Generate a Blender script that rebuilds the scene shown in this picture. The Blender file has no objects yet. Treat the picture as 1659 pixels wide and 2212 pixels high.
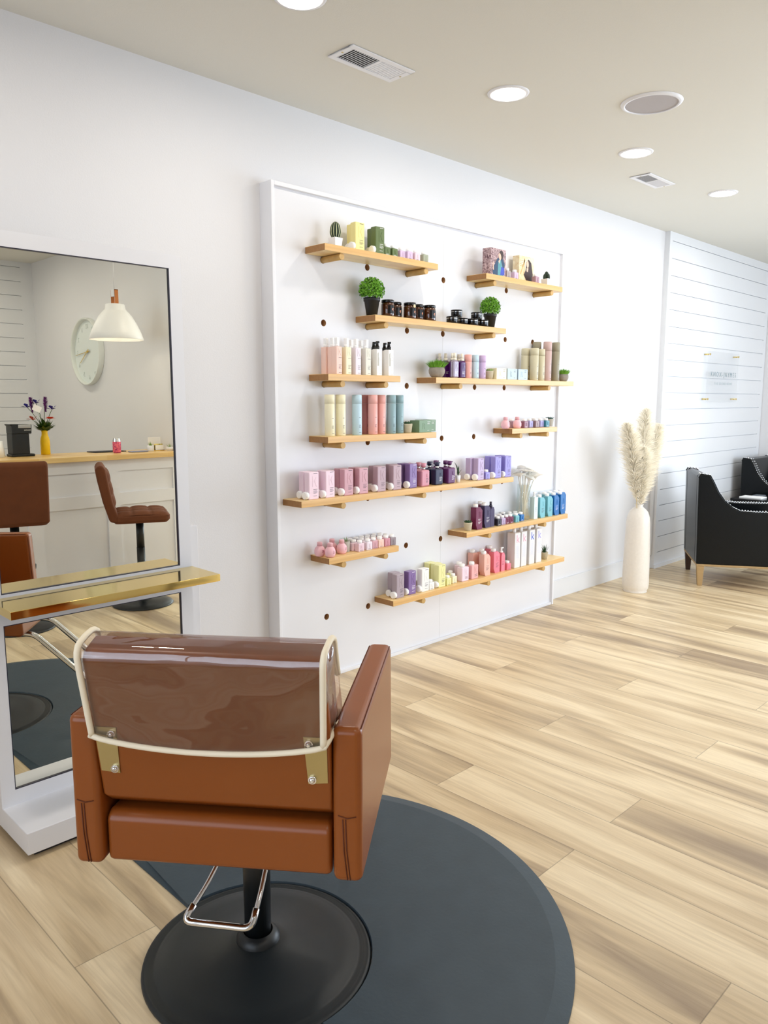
import bpy, bmesh, math, random
from mathutils import Vector, Matrix
random.seed(7)
SC = bpy.context.scene
COL = SC.collection
PI = math.pi
# ------------------------------------------------------------------ camera
cam_d = bpy.data.cameras.new('camera'); cam = bpy.data.objects.new('camera', cam_d); COL.objects.link(cam); SC.camera = cam
cam_d.sensor_fit = 'HORIZONTAL'; cam_d.sensor_width = 36.0; cam_d.lens = 36.0*1665.43/1659.0; cam_d.clip_start = .02
yaw, pit, rol = math.radians(44.804), math.radians(-8.26), math.radians(.018)
cf = Vector((math.sin(yaw)*math.cos(pit), math.cos(yaw)*math.cos(pit), math.sin(pit)))
cr = cf.cross(Vector((0, 0, 1))).normalized(); cu = cr.cross(cf)
cr, cu = math.cos(rol)*cr+math.sin(rol)*cu, -math.sin(rol)*cr+math.cos(rol)*cu
cam.matrix_world = Matrix(((cr.x, cu.x, -cf.x, -2.586), (cr.y, cu.y, -cf.y, -3.036), (cr.z, cu.z, -cf.z, 1.475), (0, 0, 0, 1)))
# ------------------------------------------------------------------ world, windows' daylight, added side fill, exposure
W = bpy.data.worlds.new('daylight'); SC.world = W; W.use_nodes = True
W.node_tree.nodes['Background'].inputs[0].default_value = (.72, .84, 1, 1); W.node_tree.nodes['Background'].inputs[1].default_value = 1.2
def area(name, loc, rot, sx, sy, watts, color):
    l = bpy.data.lights.new(name, 'AREA'); l.shape = 'RECTANGLE'; l.size = sx; l.size_y = sy; l.energy = watts; l.color = color
    o = bpy.data.objects.new(name, l); COL.objects.link(o); o.location = loc; o.rotation_euler = rot; return o
area('daylight_storefront', (3.4, -6.55, 1.45), (PI/2, 0, 0), 5.2, 2.5, 190, (.84, .92, 1))
area('daylight_right', (6.60, -3.3, 1.4), (PI/2, 0, PI/2), 4.8, 2.5, 195, (.80, .90, 1))
area('fill_side', (-4.75, -2.5, 1.5), (PI/2, 0, -PI/2), 3.4, 2.2, 28, (.86, .92, 1))  # added light outside the left window, brightens the chair back and cover
LAMP = 78.0
SC.view_settings.view_transform = 'Standard'; SC.view_settings.look = 'None'; SC.view_settings.gamma = 1; SC.view_settings.use_curve_mapping = False
SC.view_settings.exposure = .63
SC.cycles.max_bounces = 9; SC.cycles.diffuse_bounces = 6; SC.cycles.glossy_bounces = 6; SC.cycles.transparent_max_bounces = 12
SC.cycles.caustics_reflective = False; SC.cycles.caustics_refractive = False; SC.cycles.sample_clamp_indirect = 6
# ------------------------------------------------------------------ materials
def lin(h):
    if isinstance(h, str):
        c = [int(h[i:i+2], 16)/255 for i in (0, 2, 4)]
        return tuple((x/12.92 if x <= .04045 else ((x+.055)/1.055)**2.4) for x in c)+(1,)
    return tuple(h)+(1,)
def mat(name, col, rough=.5, metal=0, spec=.5, trans=0, emit=0, bump=0, bscale=60, vary=0, vscale=6, coat=0, ior=1.45, alpha=1, bdist=.002):
    m = bpy.data.materials.new(name); m.use_nodes = True; nt = m.node_tree; b = nt.nodes['Principled BSDF']
    b.inputs['Base Color'].default_value = lin(col); b.inputs['Roughness'].default_value = rough; b.inputs['Metallic'].default_value = metal
    b.inputs['Specular IOR Level'].default_value = spec; b.inputs['Transmission Weight'].default_value = trans; b.inputs['Coat Weight'].default_value = coat
    b.inputs['IOR'].default_value = ior; b.inputs['Alpha'].default_value = alpha
    if emit: b.inputs['Emission Color'].default_value = lin(col); b.inputs['Emission Strength'].default_value = emit
    tc = nt.nodes.new('ShaderNodeTexCoord')
    n = nt.nodes.new('ShaderNodeTexNoise'); n.inputs['Scale'].default_value = vscale; n.inputs['Detail'].default_value = 4
    nt.links.new(tc.outputs['Object'], n.inputs['Vector'])
    mx = nt.nodes.new('ShaderNodeMix'); mx.data_type = 'RGBA'; mx.blend_type = 'MULTIPLY'; mx.inputs[0].default_value = vary
    mx.inputs[6].default_value = lin(col); nt.links.new(n.outputs['Fac'], mx.inputs[7]); nt.links.new(mx.outputs[2], b.inputs['Base Color'])
    if bump:
        n2 = nt.nodes.new('ShaderNodeTexNoise'); n2.inputs['Scale'].default_value = bscale; n2.inputs['Detail'].default_value = 3
        nt.links.new(tc.outputs['Object'], n2.inputs['Vector'])
        bp = nt.nodes.new('ShaderNodeBump'); bp.inputs['Strength'].default_value = bump; bp.inputs['Distance'].default_value = bdist
        nt.links.new(n2.outputs['Fac'], bp.inputs['Height']); nt.links.new(bp.outputs[0], b.inputs['Normal'])
    return m
def wood_mat(name, c1, c2, axis=0, block=.28, strip=.045, rough=.35, grain=1.0):
    """butcher block: staves of two tones running along the given axis, with fine grain"""
    m = bpy.data.materials.new(name); m.use_nodes = True; nt = m.node_tree; b = nt.nodes['Principled BSDF']; L = nt.links.new
    tc = nt.nodes.new('ShaderNodeTexCoord'); mp = nt.nodes.new('ShaderNodeMapping')
    mp.inputs['Rotation'].default_value = (0, 0, 0 if axis == 0 else PI/2)
    L(tc.outputs['Object'], mp.inputs['Vector'])
    br = nt.nodes.new('ShaderNodeTexBrick'); br.inputs['Scale'].default_value = 1; br.inputs['Brick Width'].default_value = block; br.inputs['Row Height'].default_value = strip
    br.inputs['Mortar Size'].default_value = .0004; br.inputs['Color1'].default_value = lin(c1); br.inputs['Color2'].default_value = lin(c2); br.inputs['Mortar'].default_value = lin(c2)
    br.inputs['Bias'].default_value = -.35
    L(mp.outputs[0], br.inputs['Vector'])
    mp2 = nt.nodes.new('ShaderNodeMapping'); mp2.inputs['Scale'].default_value = (3, 60, 60); L(mp.outputs[0], mp2.inputs['Vector'])
    n = nt.nodes.new('ShaderNodeTexNoise'); n.inputs['Scale'].default_value = 1; n.inputs['Detail'].default_value = 5; n.inputs['Distortion'].default_value = .6; L(mp2.outputs[0], n.inputs['Vector'])
    rp = nt.nodes.new('ShaderNodeValToRGB'); rp.color_ramp.elements[0].position = .3; rp.color_ramp.elements[0].color = (.62, .5, .36, 1); rp.color_ramp.elements[1].position = .62; rp.color_ramp.elements[1].color = (1, 1, 1, 1)
    L(n.outputs['Fac'], rp.inputs[0])
    mx = nt.nodes.new('ShaderNodeMix'); mx.data_type = 'RGBA'; mx.blend_type = 'MULTIPLY'; mx.inputs[0].default_value = .45*grain
    L(br.outputs['Color'], mx.inputs[6]); L(rp.outputs[0], mx.inputs[7]); L(mx.outputs[2], b.inputs['Base Color']); b.inputs['Roughness'].default_value = rough
    return m
M = {}
M['wall'] = mat('wall_paint', 'e1e1e4', .75, bump=.25, bscale=170, bdist=.0015)
M['ceil'] = mat('ceiling_paint', 'dbdad3', .9, bump=.2, bscale=220, bdist=.0015)
M['white'] = mat('white_paint', 'e6e7ec', .4)
M['trim'] = mat('white_trim', 'e0e2e6', .45)
M['panelwhite'] = mat('panel_white', 'e3e4e9', .35, spec=.35)
M['hole'] = mat('raw_plywood', 'b38c62', .8)
M['shelf'] = wood_mat('butcher_block', 'f3d69a', 'dcb070', 0, .33, .05, grain=.7)
M['ledge'] = wood_mat('ledge_wood', 'e9c888', 'dcb067', 0, .5, .08)
M['endgrain_shade'] = mat('end_grain_shaded', 'a97a48', .6, vary=.35, vscale=70)  # brown end grain, its colour darkened further for shade on the shelf ends
M['dowel'] = mat('beech_dowel', 'cfa764', .5, vary=.3, vscale=40)
M['gold'] = mat('polished_brass', 'ecd080', .09, metal=1)
M['chrome'] = mat('chrome', 'e4e4e6', .06, metal=1)
M['steel'] = mat('brushed_steel', 'c9bc8c', .34, metal=1)
M['mirror'] = mat('mirror_silver', 'f6f6ea', .0, metal=1)
M['mirror_edge'] = mat('mirror_edge', '2b2b3c', .3)
M['leather'] = mat('tan_leather', '8f4c1c', .3, spec=.5, bump=.05, bscale=420, bdist=.0006, vary=.12, vscale=5)
M['seam'] = mat('leather_seam', '5a2608', .7)
M['thread'] = mat('leather_thread', 'b8682c', .6)
M['piping'] = mat('cream_piping', 'efe4cc', .5)
M['black'] = mat('black_powder_coat', '15191c', .38, bump=.08, bscale=300)
M['blackgloss'] = mat('black_gloss', '0a0a0d', .15)
M['rubber'] = mat('mat_rubber', '404e58', .48, bump=.25, bscale=90, vary=.25, vscale=14, spec=.4)
M['baserubber'] = mat('base_black', '1f262a', .4, spec=.5, vary=.3, vscale=9)
M['navyleather'] = mat('black_leather', '04080b', .27, spec=.3)
M['nail'] = mat('nailhead_silver', 'e8e8ea', .2, metal=1)
M['legwood'] = mat('pale_leg_wood', 'b99a6c', .5, vary=.35, vscale=30)
M['darkwood'] = mat('dark_leg_wood', '3a2418', .4)
M['ceramic'] = mat('speckled_ceramic', 'ece6dd', .35, bump=.3, bscale=70, vary=.12, vscale=60)
M['plume'] = mat('pampas_cream', 'fffaee', .95)
M['stem'] = mat('dry_stem', 'd8c48e', .8)
M['suede'] = mat('brown_suede', '6f3d20', .85, vary=.35, vscale=14)
M['lampwhite'] = mat('lamp_white', 'f2f2f2', .4)
M['strap'] = mat('leather_strap', 'b96f33', .5)
M['paper'] = mat('white_paper', 'fbfbfb', .7)
M['dark'] = mat('dark_gap', '24242a', .8)
M['speaker'] = mat('speaker_grille', 'b5b1b4', .8, bump=.4, bscale=900)
def glassy(name, tint, face=.1, edge=.75, rough=.04, bump=0):
    m = bpy.data.materials.new(name); m.use_nodes = True; nt = m.node_tree; nt.nodes.clear(); L = nt.links.new
    o = nt.nodes.new('ShaderNodeOutputMaterial'); t = nt.nodes.new('ShaderNodeBsdfTransparent'); t.inputs[0].default_value = tint
    g = nt.nodes.new('ShaderNodeBsdfGlossy'); g.inputs['Roughness'].default_value = rough; g.inputs[0].default_value = (1, 1, 1, 1)
    lw = nt.nodes.new('ShaderNodeLayerWeight'); lw.inputs[0].default_value = .35
    mr = nt.nodes.new('ShaderNodeMapRange'); mr.inputs[3].default_value = face; mr.inputs[4].default_value = edge; L(lw.outputs['Fresnel'], mr.inputs[0])
    mx = nt.nodes.new('ShaderNodeMixShader'); L(mr.outputs[0], mx.inputs[0]); L(t.outputs[0], mx.inputs[1]); L(g.outputs[0], mx.inputs[2]); L(mx.outputs[0], o.inputs[0])
    if bump:
        tc = nt.nodes.new('ShaderNodeTexCoord'); n = nt.nodes.new('ShaderNodeTexNoise'); n.inputs['Scale'].default_value = 3.5; n.inputs['Detail'].default_value = 2; n.inputs['Distortion'].default_value = 1.2
        L(tc.outputs['Object'], n.inputs['Vector']); bp = nt.nodes.new('ShaderNodeBump'); bp.inputs['Strength'].default_value = bump; bp.inputs['Distance'].default_value = .02
        L(n.outputs['Fac'], bp.inputs['Height']); L(bp.outputs[0], g.inputs['Normal']); L(bp.outputs[0], lw.inputs['Normal'])
    return m
M['vinyl'] = glassy('clear_vinyl', (.97, .93, .93, 1), .075, .8, .03, .22)
M['glass'] = glassy('clear_glass', (.97, .985, .98, 1), .015, .3, .01)
M['pane'] = glassy('window_pane', (.97, .98, .99, 1), .04, .8, .0)
M['acrylic'] = glassy('clear_acrylic', (.993, .997, 1, 1), .01, .2, .0)
def emis(name, col, s):
    m = bpy.data.materials.new(name); m.use_nodes = True; nt = m.node_tree; nt.nodes.clear()
    o = nt.nodes.new('ShaderNodeOutputMaterial'); e = nt.nodes.new('ShaderNodeEmission'); e.inputs[0].default_value = lin(col); e.inputs[1].default_value = s
    nt.links.new(e.outputs[0], o.inputs[0]); return m
M['led'] = emis('led_diffuser', (1, .93, .84), LAMP)
M['bulb'] = emis('warm_bulb', (1, .9, .74), 20)
CM = {}
def cmat(hexc, rough=.35, spec=.5):
    k = (hexc, rough)
    if k not in CM: CM[k] = mat('plastic_'+str(hexc), hexc, rough, spec=spec)
    return CM[k]
# ------------------------------------------------------------------ mesh builder
class MB:
    def __init__(s): s.v = []; s.f = []; s.mi = []; s.sm = []; s.cur = 0
    def add(s, vs, fs, smooth=False, mi=None):
        o = len(s.v); s.v += [tuple(v) for v in vs]; s.f += [tuple(i+o for i in f) for f in fs]
        s.mi += [s.cur if mi is None else mi]*len(fs); s.sm += [smooth]*len(fs); return s
    def box(s, x0, x1, y0, y1, z0, z1, mi=None):
        v = [(x, y, z) for z in (z0, z1) for y in (y0, y1) for x in (x0, x1)]
        return s.add(v, [(0, 2, 3, 1), (4, 5, 7, 6), (0, 1, 5, 4), (2, 6, 7, 3), (0, 4, 6, 2), (1, 3, 7, 5)], False, mi)
    def rbox(s, x0, x1, y0, y1, z0, z1, r=.004, n=3, mi=None, r2=None):
        """box with rounded vertical edges and slightly chamfered top and bottom"""
        r2 = r*.5 if r2 is None else r2
        def ring(ins, z):
            pts = []; rr = max(r-ins, .0004)
            for cx, cy, a0 in ((x1-r, y1-r, 0), (x0+r, y1-r, PI/2), (x0+r, y0+r, PI), (x1-r, y0+r, 1.5*PI)):
                for k in range(n+1):
                    a = a0+PI/2*k/n; pts.append((cx+rr*math.cos(a), cy+rr*math.sin(a), z))
            return pts
        rings = [ring(r2, z0), ring(0, z0+r2), ring(0, z1-r2), ring(r2, z1)]
        N = len(rings[0]); vs = sum(rings, []); fs = []
        for k in range(3):
            for i in range(N): j = (i+1) % N; fs.append((k*N+i, k*N+j, (k+1)*N+j, (k+1)*N+i))
        fs.append(tuple(reversed(range(N)))); fs.append(tuple(range(3*N, 4*N)))
        return s.add(vs, fs, False, mi)
    def lathe(s, prof, n=32, c=(0, 0, 0), smooth=True, mi=None, cap=True, sx=1, sy=1, mat4=None):
        vs = []; fs = []
        for r, z in prof:
            for k in range(n):
                a = 2*PI*k/n; vs.append((c[0]+r*sx*math.cos(a), c[1]+r*sy*math.sin(a), c[2]+z))
        for i in range(len(prof)-1):
            for k in range(n): j = (k+1) % n; fs.append((i*n+k, i*n+j, (i+1)*n+j, (i+1)*n+k))
        if cap:
            if prof[0][0] > 1e-5: fs.append(tuple(reversed(range(n))))
            if prof[-1][0] > 1e-5: fs.append(tuple(range((len(prof)-1)*n, len(prof)*n)))
        if mat4 is not None: vs = [tuple(mat4 @ Vector(v)) for v in vs]
        return s.add(vs, fs, smooth, mi)
    def cyl(s, p0, p1, r0, r1=None, n=20, mi=None, smooth=True):
        r1 = r0 if r1 is None else r1; p0 = Vector(p0); p1 = Vector(p1); d = (p1-p0).normalized()
        a = d.orthogonal().normalized(); b = d.cross(a); vs = []
        for p, r in ((p0, r0), (p1, r1)):
            for k in range(n): t = 2*PI*k/n; vs.append(p+a*r*math.cos(t)+b*r*math.sin(t))
        s.add(vs, [(k, (k+1) % n, n+(k+1) % n, n+k) for k in range(n)], smooth, mi)
        s.add(vs, [tuple(reversed(range(n))), tuple(range(n, 2*n))], False, mi); return s
    def tube(s, pts, r, n=10, closed=False, mi=None, flat=1.0, taper=None):
        pts = [Vector(p) for p in pts]; N = len(pts); vs = []; up = None
        for i, p in enumerate(pts):
            if closed: d = (pts[(i+1) % N]-pts[i-1])
            else: d = pts[min(i+1, N-1)]-pts[max(i-1, 0)]
            d.normalize()
            if up is None: up = d.orthogonal().normalized()
            a = (up-d*up.dot(d)).normalized(); up = a; b = d.cross(a)
            rr = r*(taper(i/(N-1)) if taper else 1)
            for k in range(n): t = 2*PI*k/n; vs.append(p+a*rr*math.cos(t)*flat+b*rr*math.sin(t))
        fs = []
        for i in range(N if closed else N-1):
            q = (i+1) % N
            for k in range(n): j = (k+1) % n; fs.append((i*n+k, i*n+j, q*n+j, q*n+k))
        if not closed: fs.append(tuple(reversed(range(n)))); fs.append(tuple(range((N-1)*n, N*n)))
        return s.add(vs, fs, True, mi)
    def prism(s, poly, a0, a1, plane='xz', mi=None, smooth=False):
        """extrude polygon; plane 'xz' extrudes along y, 'yz' along x, 'xy' along z"""
        def P(p, q, t): return (p, t, q) if plane == 'xz' else ((t, p, q) if plane == 'yz' else (p, q, t))
        n = len(poly); vs = [P(p, q, a0) for p, q in poly]+[P(p, q, a1) for p, q in poly]
        s.add(vs, [(k, (k+1) % n, n+(k+1) % n, n+k) for k in range(n)], smooth, mi)
        return s.add(vs, [tuple(reversed(range(n))), tuple(range(n, 2*n))], False, mi)
    def sphere(s, c, r, n=12, m=8, sz=1, sx=1, sy=1, mi=None):
        prof = [(max(r*math.sin(PI*i/m), 1e-6), -r*sz*math.cos(PI*i/m)) for i in range(m+1)]
        return s.lathe(prof, n, c, True, mi, False, sx, sy)
    def quad(s, a, b, c, d, mi=None): return s.add([a, b, c, d], [(0, 1, 2, 3)], False, mi)
    def build(s, name, mats, parent=None, bevel=0, seg=2, subsurf=0, fixn=True, loc=None):
        me = bpy.data.meshes.new(name); me.from_pydata(s.v, [], s.f)
        mats = mats if isinstance(mats, (list, tuple)) else [mats]
        for m_ in mats: me.materials.append(m_)
        me.polygons.foreach_set('material_index', s.mi); me.polygons.foreach_set('use_smooth', s.sm)
        if fixn:
            bm = bmesh.new(); bm.from_mesh(me); bmesh.ops.remove_doubles(bm, verts=bm.verts, dist=1e-6); bmesh.ops.recalc_face_normals(bm, faces=bm.faces); bm.to_mesh(me); bm.free()
        me.update()
        o = bpy.data.objects.new(name, me); COL.objects.link(o)
        if parent: o.parent = parent
        if loc: o.location = loc
        if bevel:
            b = o.modifiers.new('bevel', 'BEVEL'); b.width = bevel; b.segments = seg; b.limit_method = 'ANGLE'; b.angle_limit = math.radians(40)
            for p in me.polygons: p.use_smooth = True
            wn = o.modifiers.new('wn', 'WEIGHTED_NORMAL'); wn.keep_sharp = False
        if subsurf:
            b = o.modifiers.new('sub', 'SUBSURF'); b.levels = subsurf; b.render_levels = subsurf
        return o
def tag(o, label, cat, group=None, kind=None):
    o['label'] = label; o['category'] = cat
    if group: o['group'] = group
    if kind: o['kind'] = kind
    return o
def thing(name, label, cat, loc=(0, 0, 0), rz=0, group=None):
    o = bpy.data.objects.new(name, None); COL.objects.link(o); o.location = loc; o.rotation_euler = (0, 0, rz); o.empty_display_size = .05
    return tag(o, label, cat, group)
def struct(name, mb, m, label=None, **k):
    o = mb.build(name, m, **k); o['kind'] = 'structure'
    if label: o['label'] = label
    return o
def dup(root, loc, rz=None, label=None, group=None, mats=None):
    r = root.copy(); COL.objects.link(r); r.location = loc
    if rz is not None: r.rotation_euler = (0, 0, rz)
    if label: r['label'] = label
    if group: r['group'] = group
    for ch in list(root.children):
        c = ch.copy(); COL.objects.link(c); c.parent = r
        for g in list(ch.children):
            d = g.copy(); COL.objects.link(d); d.parent = c
    return r
# ================================================================== the room
XL, XR, YF, YB, ZC = -4.3, 6.16, -6.15, .072, 2.87
def floor_material():
    m = bpy.data.materials.new('plank_floor'); m.use_nodes = True; nt = m.node_tree; b = nt.nodes['Principled BSDF']; L = nt.links.new
    uv = nt.nodes.new('ShaderNodeUVMap'); sx = nt.nodes.new('ShaderNodeSeparateXYZ'); L(uv.outputs[0], sx.inputs[0])
    at = nt.nodes.new('ShaderNodeAttribute'); at.attribute_name = 'tone'
    tc = nt.nodes.new('ShaderNodeTexCoord')
    off = nt.nodes.new('ShaderNodeVectorMath'); off.operation = 'SCALE'; L(at.outputs['Vector'], off.inputs[0]); off.inputs[3].default_value = 40
    ad = nt.nodes.new('ShaderNodeVectorMath'); L(tc.outputs['Object'], ad.inputs[0]); L(off.outputs[0], ad.inputs[1])
    def noise(scale, detail, dist, vec):
        mp = nt.nodes.new('ShaderNodeMapping'); mp.inputs['Scale'].default_value = scale; L(vec, mp.inputs['Vector'])
        n = nt.nodes.new('ShaderNodeTexNoise'); n.inputs['Scale'].default_value = 1; n.inputs['Detail'].default_value = detail; n.inputs['Distortion'].default_value = dist; L(mp.outputs[0], n.inputs['Vector']); return n
    big = noise((7.5, .75, 1), 3, .8, ad.outputs[0]); fine = noise((34, 2.0, 1), 6, 2.2, ad.outputs[0]); grain = noise((190, 7, 1), 3, .3, ad.outputs[0])
    r1 = nt.nodes.new('ShaderNodeValToRGB'); e = r1.color_ramp.elements
    e[0].position = .30; e[0].color = lin('9f8a70'); e[1].position = .68; e[1].color = lin('ecdab8')
    k = r1.color_ramp.elements.new(.5); k.color = lin('d2bc98')
    s1 = nt.nodes.new('ShaderNodeMath'); s1.operation = 'MULTIPLY_ADD'; sep = nt.nodes.new('ShaderNodeSeparateXYZ'); L(at.outputs['Vector'], sep.inputs[0])
    sb = nt.nodes.new('ShaderNodeMath'); sb.operation = 'SUBTRACT'; L(sep.outputs[0], sb.inputs[0]); sb.inputs[1].default_value = .5
    L(sb.outputs[0], s1.inputs[0]); s1.inputs[1].default_value = .22; L(big.outputs['Fac'], s1.inputs[2]); L(s1.outputs[0], r1.inputs[0])
    r2 = nt.nodes.new('ShaderNodeValToRGB'); e = r2.color_ramp.elements; e[0].position = .34; e[0].color = (.66, .62, .58, 1); e[1].position = .56; e[1].color = (1, 1, 1, 1); L(fine.outputs['Fac'], r2.inputs[0])
    m1 = nt.nodes.new('ShaderNodeMix'); m1.data_type = 'RGBA'; m1.blend_type = 'MULTIPLY'; m1.inputs[0].default_value = .32; L(r1.outputs[0], m1.inputs[6]); L(r2.outputs[0], m1.inputs[7])
    r3 = nt.nodes.new('ShaderNodeValToRGB'); e = r3.color_ramp.elements; e[0].position = .35; e[0].color = (.8, .78, .74, 1); e[1].position = .6; e[1].color = (1, 1, 1, 1); L(grain.outputs['Fac'], r3.inputs[0])
    m2 = nt.nodes.new('ShaderNodeMix'); m2.data_type = 'RGBA'; m2.blend_type = 'MULTIPLY'; m2.inputs[0].default_value = .25; L(m1.outputs[2], m2.inputs[6]); L(r3.outputs[0], m2.inputs[7])
    # seams at the plank edges (uv: u across in metres, v along in metres, stored as distance from nearest edge)
    mn = nt.nodes.new('ShaderNodeMath'); mn.operation = 'MINIMUM'
    def edge(out, w, tag_):
        a = nt.nodes.new('ShaderNodeMath'); a.operation = 'SUBTRACT'; a.inputs[0].default_value = .5; c = nt.nodes.new('ShaderNodeMath'); c.operation = 'SUBTRACT'; L(out, c.inputs[0]); c.inputs[1].default_value = .5
        d = nt.nodes.new('ShaderNodeMath'); d.operation = 'ABSOLUTE'; L(c.outputs[0], d.inputs[0]); L(d.outputs[0], a.inputs[1])
        f = nt.nodes.new('ShaderNodeMath'); f.operation = 'MULTIPLY'; L(a.outputs[0], f.inputs[0]); f.inputs[1].default_value = w; return f
    L(edge(sx.outputs[0], .234, 0).outputs[0], mn.inputs[0]); L(edge(sx.outputs[1], 1.84, 1).outputs[0], mn.inputs[1])
    r4 = nt.nodes.new('ShaderNodeMapRange'); r4.inputs[1].default_value = .0006; r4.inputs[2].default_value = .0022; r4.inputs[3].default_value = .55; r4.inputs[4].default_value = 1; L(mn.outputs[0], r4.inputs[0])
    m3 = nt.nodes.new('ShaderNodeMix'); m3.data_type = 'RGBA'; m3.blend_type = 'MULTIPLY'; m3.inputs[0].default_value = 1; L(m2.outputs[2], m3.inputs[6]); L(r4.outputs[0], m3.inputs[7])
    L(m3.outputs[2], b.inputs['Base Color']); b.inputs['Roughness'].default_value = .36; b.inputs['Specular IOR Level'].default_value = .45
    bp = nt.nodes.new('ShaderNodeBump'); bp.inputs['Strength'].default_value = .12; bp.inputs['Distance'].default_value = .002; L(grain.outputs['Fac'], bp.inputs['Height']); L(bp.outputs[0], b.inputs['Normal'])
    return m
def build_floor():
    J = {0: -.57, -1: -1.80, -2: -1.19, 1: -1.18, 2: -1.80, 3: -.57, 4: -1.185, 5: -1.79, 6: -.57, 7: -1.186, 8: -1.80, 9: -.563, 10: -1.167, 11: -1.8, -8: -1.165, -7: -.55, -6: -1.80, -5: -1.2, -4: -.56, -3: -1.8, -9: -1.85}
    pw = .234; pl = 1.84; mb = MB(); uvs = []; tone = []; i0 = int(XL//pw); i1 = int(XR//pw)+1; rr = random.Random(3)
    for i in range(i0, i1):
        x0 = max(i*pw, XL); x1 = min((i+1)*pw, XR); j = J.get(i, -.57-.613*((i*2+(i//5)) % 3))
        y = j-pl*4
        while y < .1:
            a = max(y, YF-.1); b = min(y+pl, .08)
            if b > a:
                mb.quad((x0, a, 0), (x1, a, 0), (x1, b, 0), (x0, b, 0)); u0 = (x0-i*pw)/pw; u1 = (x1-i*pw)/pw; v0 = (a-y)/pl; v1 = (b-y)/pl
                uvs.append(((u0, v0), (u1, v0), (u1, v1), (u0, v1))); tone.append((rr.random(), rr.random(), 0))
            y += pl
    o = mb.build('floor', floor_material(), fixn=False); me = o.data
    uvl = me.uv_layers.new(name='UVMap'); at = me.attributes.new('tone', 'FLOAT_VECTOR', 'FACE')
    for k, p in enumerate(me.polygons):
        at.data[k].vector = tone[k]
        for li, uv in zip(p.loop_indices, uvs[k]): uvl.data[li].uv = uv
    o['kind'] = 'structure'
build_floor()
struct('ceiling', MB().box(XL-.1, XR+.1, YF-.1, YB+.1, ZC, ZC+.1), M['ceil'])
struct('wall_back', MB().box(XL-.1, XR+.1, YB, YB+.1, 0, ZC), M['wall'])
def wall_opening(a0, a1, o0, o1, z0, z1, t0, t1, axis):
    mb = MB()
    for (p, q, r, s_) in ((a0, o0, 0, ZC), (o1, a1, 0, ZC), (o0, o1, 0, z0), (o0, o1, z1, ZC)):
        if axis == 'x': mb.box(p, q, t0, t1, r, s_)
        else: mb.box(t0, t1, p, q, r, s_)
    return mb
struct('wall_front', wall_opening(.64, XR, 1.0, 5.9, .2, 2.6, YF-.1, YF, 'x'), M['wall'])
struct('wall_right', wall_opening(YF-.1, YB, -5.6, -1.0, .12, 2.6, XR, XR+.1, 'y'), M['wall'])
struct('wall_left', wall_opening(YF-.1, YB, -4.2, -.9, .4, 2.55, XL-.1, XL, 'y'), M['wall'])
def window(name, n, o0, o1, z0, z1, t0, t1, axis):
    def bx(mb, p, q, s_, e, r, w):
        return mb.box(p, q, s_, e, r, w) if axis == 'x' else mb.box(s_, e, p, q, r, w)
    fr = MB(); w = .05; ta = t0+.02; tb = t1-.02
    bx(fr, o0, o1, ta, tb, z0, z0+w); bx(fr, o0, o1, ta, tb, z1-w, z1)
    for k in range(n+1):
        c = o0+(o1-o0-w)*k/n; bx(fr, c, c+w, ta, tb, z0+w, z1-w)
    f = struct(name, fr, M['dark'] if name != 'fill_window' else M['white'])
    tm = (t0+t1)/2
    for k in range(n):
        c = o0+(o1-o0-w)*k/n; bx_ = MB(); bx(bx_, c+w, o0+(o1-o0-w)*(k+1)/n, tm-.003, tm+.003, z0+w, z1-w); bx_.build('pane', M['pane'], f)
window('window_1', 3, 1.0, 5.9, .2, 2.6, YF-.1, YF, 'x')
window('window_3', 4, -5.6, -1.0, .12, 2.6, XR, XR+.1, 'y')
window('fill_window', 2, -4.2, -.9, .4, 2.55, XL-.1, XL, 'y')  # unseen window, added so fill light reaches the chair back
# shiplap bump-out on the back wall and the shiplap wall behind the counter
def shiplap(name, x0, x1, ya, yb, ztop, dz, e0, e1, front):
    """horizontal boards between two flat edge boards; front = y of the face, ya..yb body"""
    mb = MB(); g = .0055
    yg = front+(.013 if yb > ya and front == ya else -.013)
    lo, hi = sorted((yg, yb if front == ya else ya)); mb.box(x0, x1, lo, hi, 0, ZC)
    f0, f1 = sorted((front, yg))
    for a, b in ((x0, x0+e0), (x1-e1, x1)):
        if b > a: mb.box(a, b, f0, f1, 0, ZC)
    z = ZC; zz = ztop
    while z > .01:
        lowz = max(zz+g/2, 0)
        mb.box(x0+e0, x1-e1, f0, f1, lowz, z-(g/2 if z < ZC else 0)); z = zz; zz -= dz
    return struct(name, mb, M['trim'])
shiplap('wall_far', 3.82, 6.155, .028, YB, 2.797, .1399, .05, .075, .028)
shiplap('wall_rear', XL, .64, YF-.1, YF+.01, 2.815, .1415, .02, .12, YF+.01)
struct('wall_divider', MB().box(.64, .775, YF+.0, -3.36, 0, ZC), M['wall'])
# baseboards
struct('baseboard_back', MB().box(XL, 3.82, YB-.014, YB, 0, .137).box(XL, 3.82, YB-.017, YB-.012, .128, .138), M['trim'])
struct('baseboard_far', MB().box(3.815, 6.155, .016, .028, 0, .03), M['trim'])
struct('baseboard_right', MB().box(XR-.014, XR, YF, .0, 0, .115), M['trim'])
struct('baseboard_left', MB().box(XL, XL+.014, YF, YB, 0, .137), M['trim'])
struct('trim_1', MB().box(3.79, 3.82, .045, YB, .12, 1.02), M['trim'], 'narrow white strip in the corner beside the shiplap')
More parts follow.
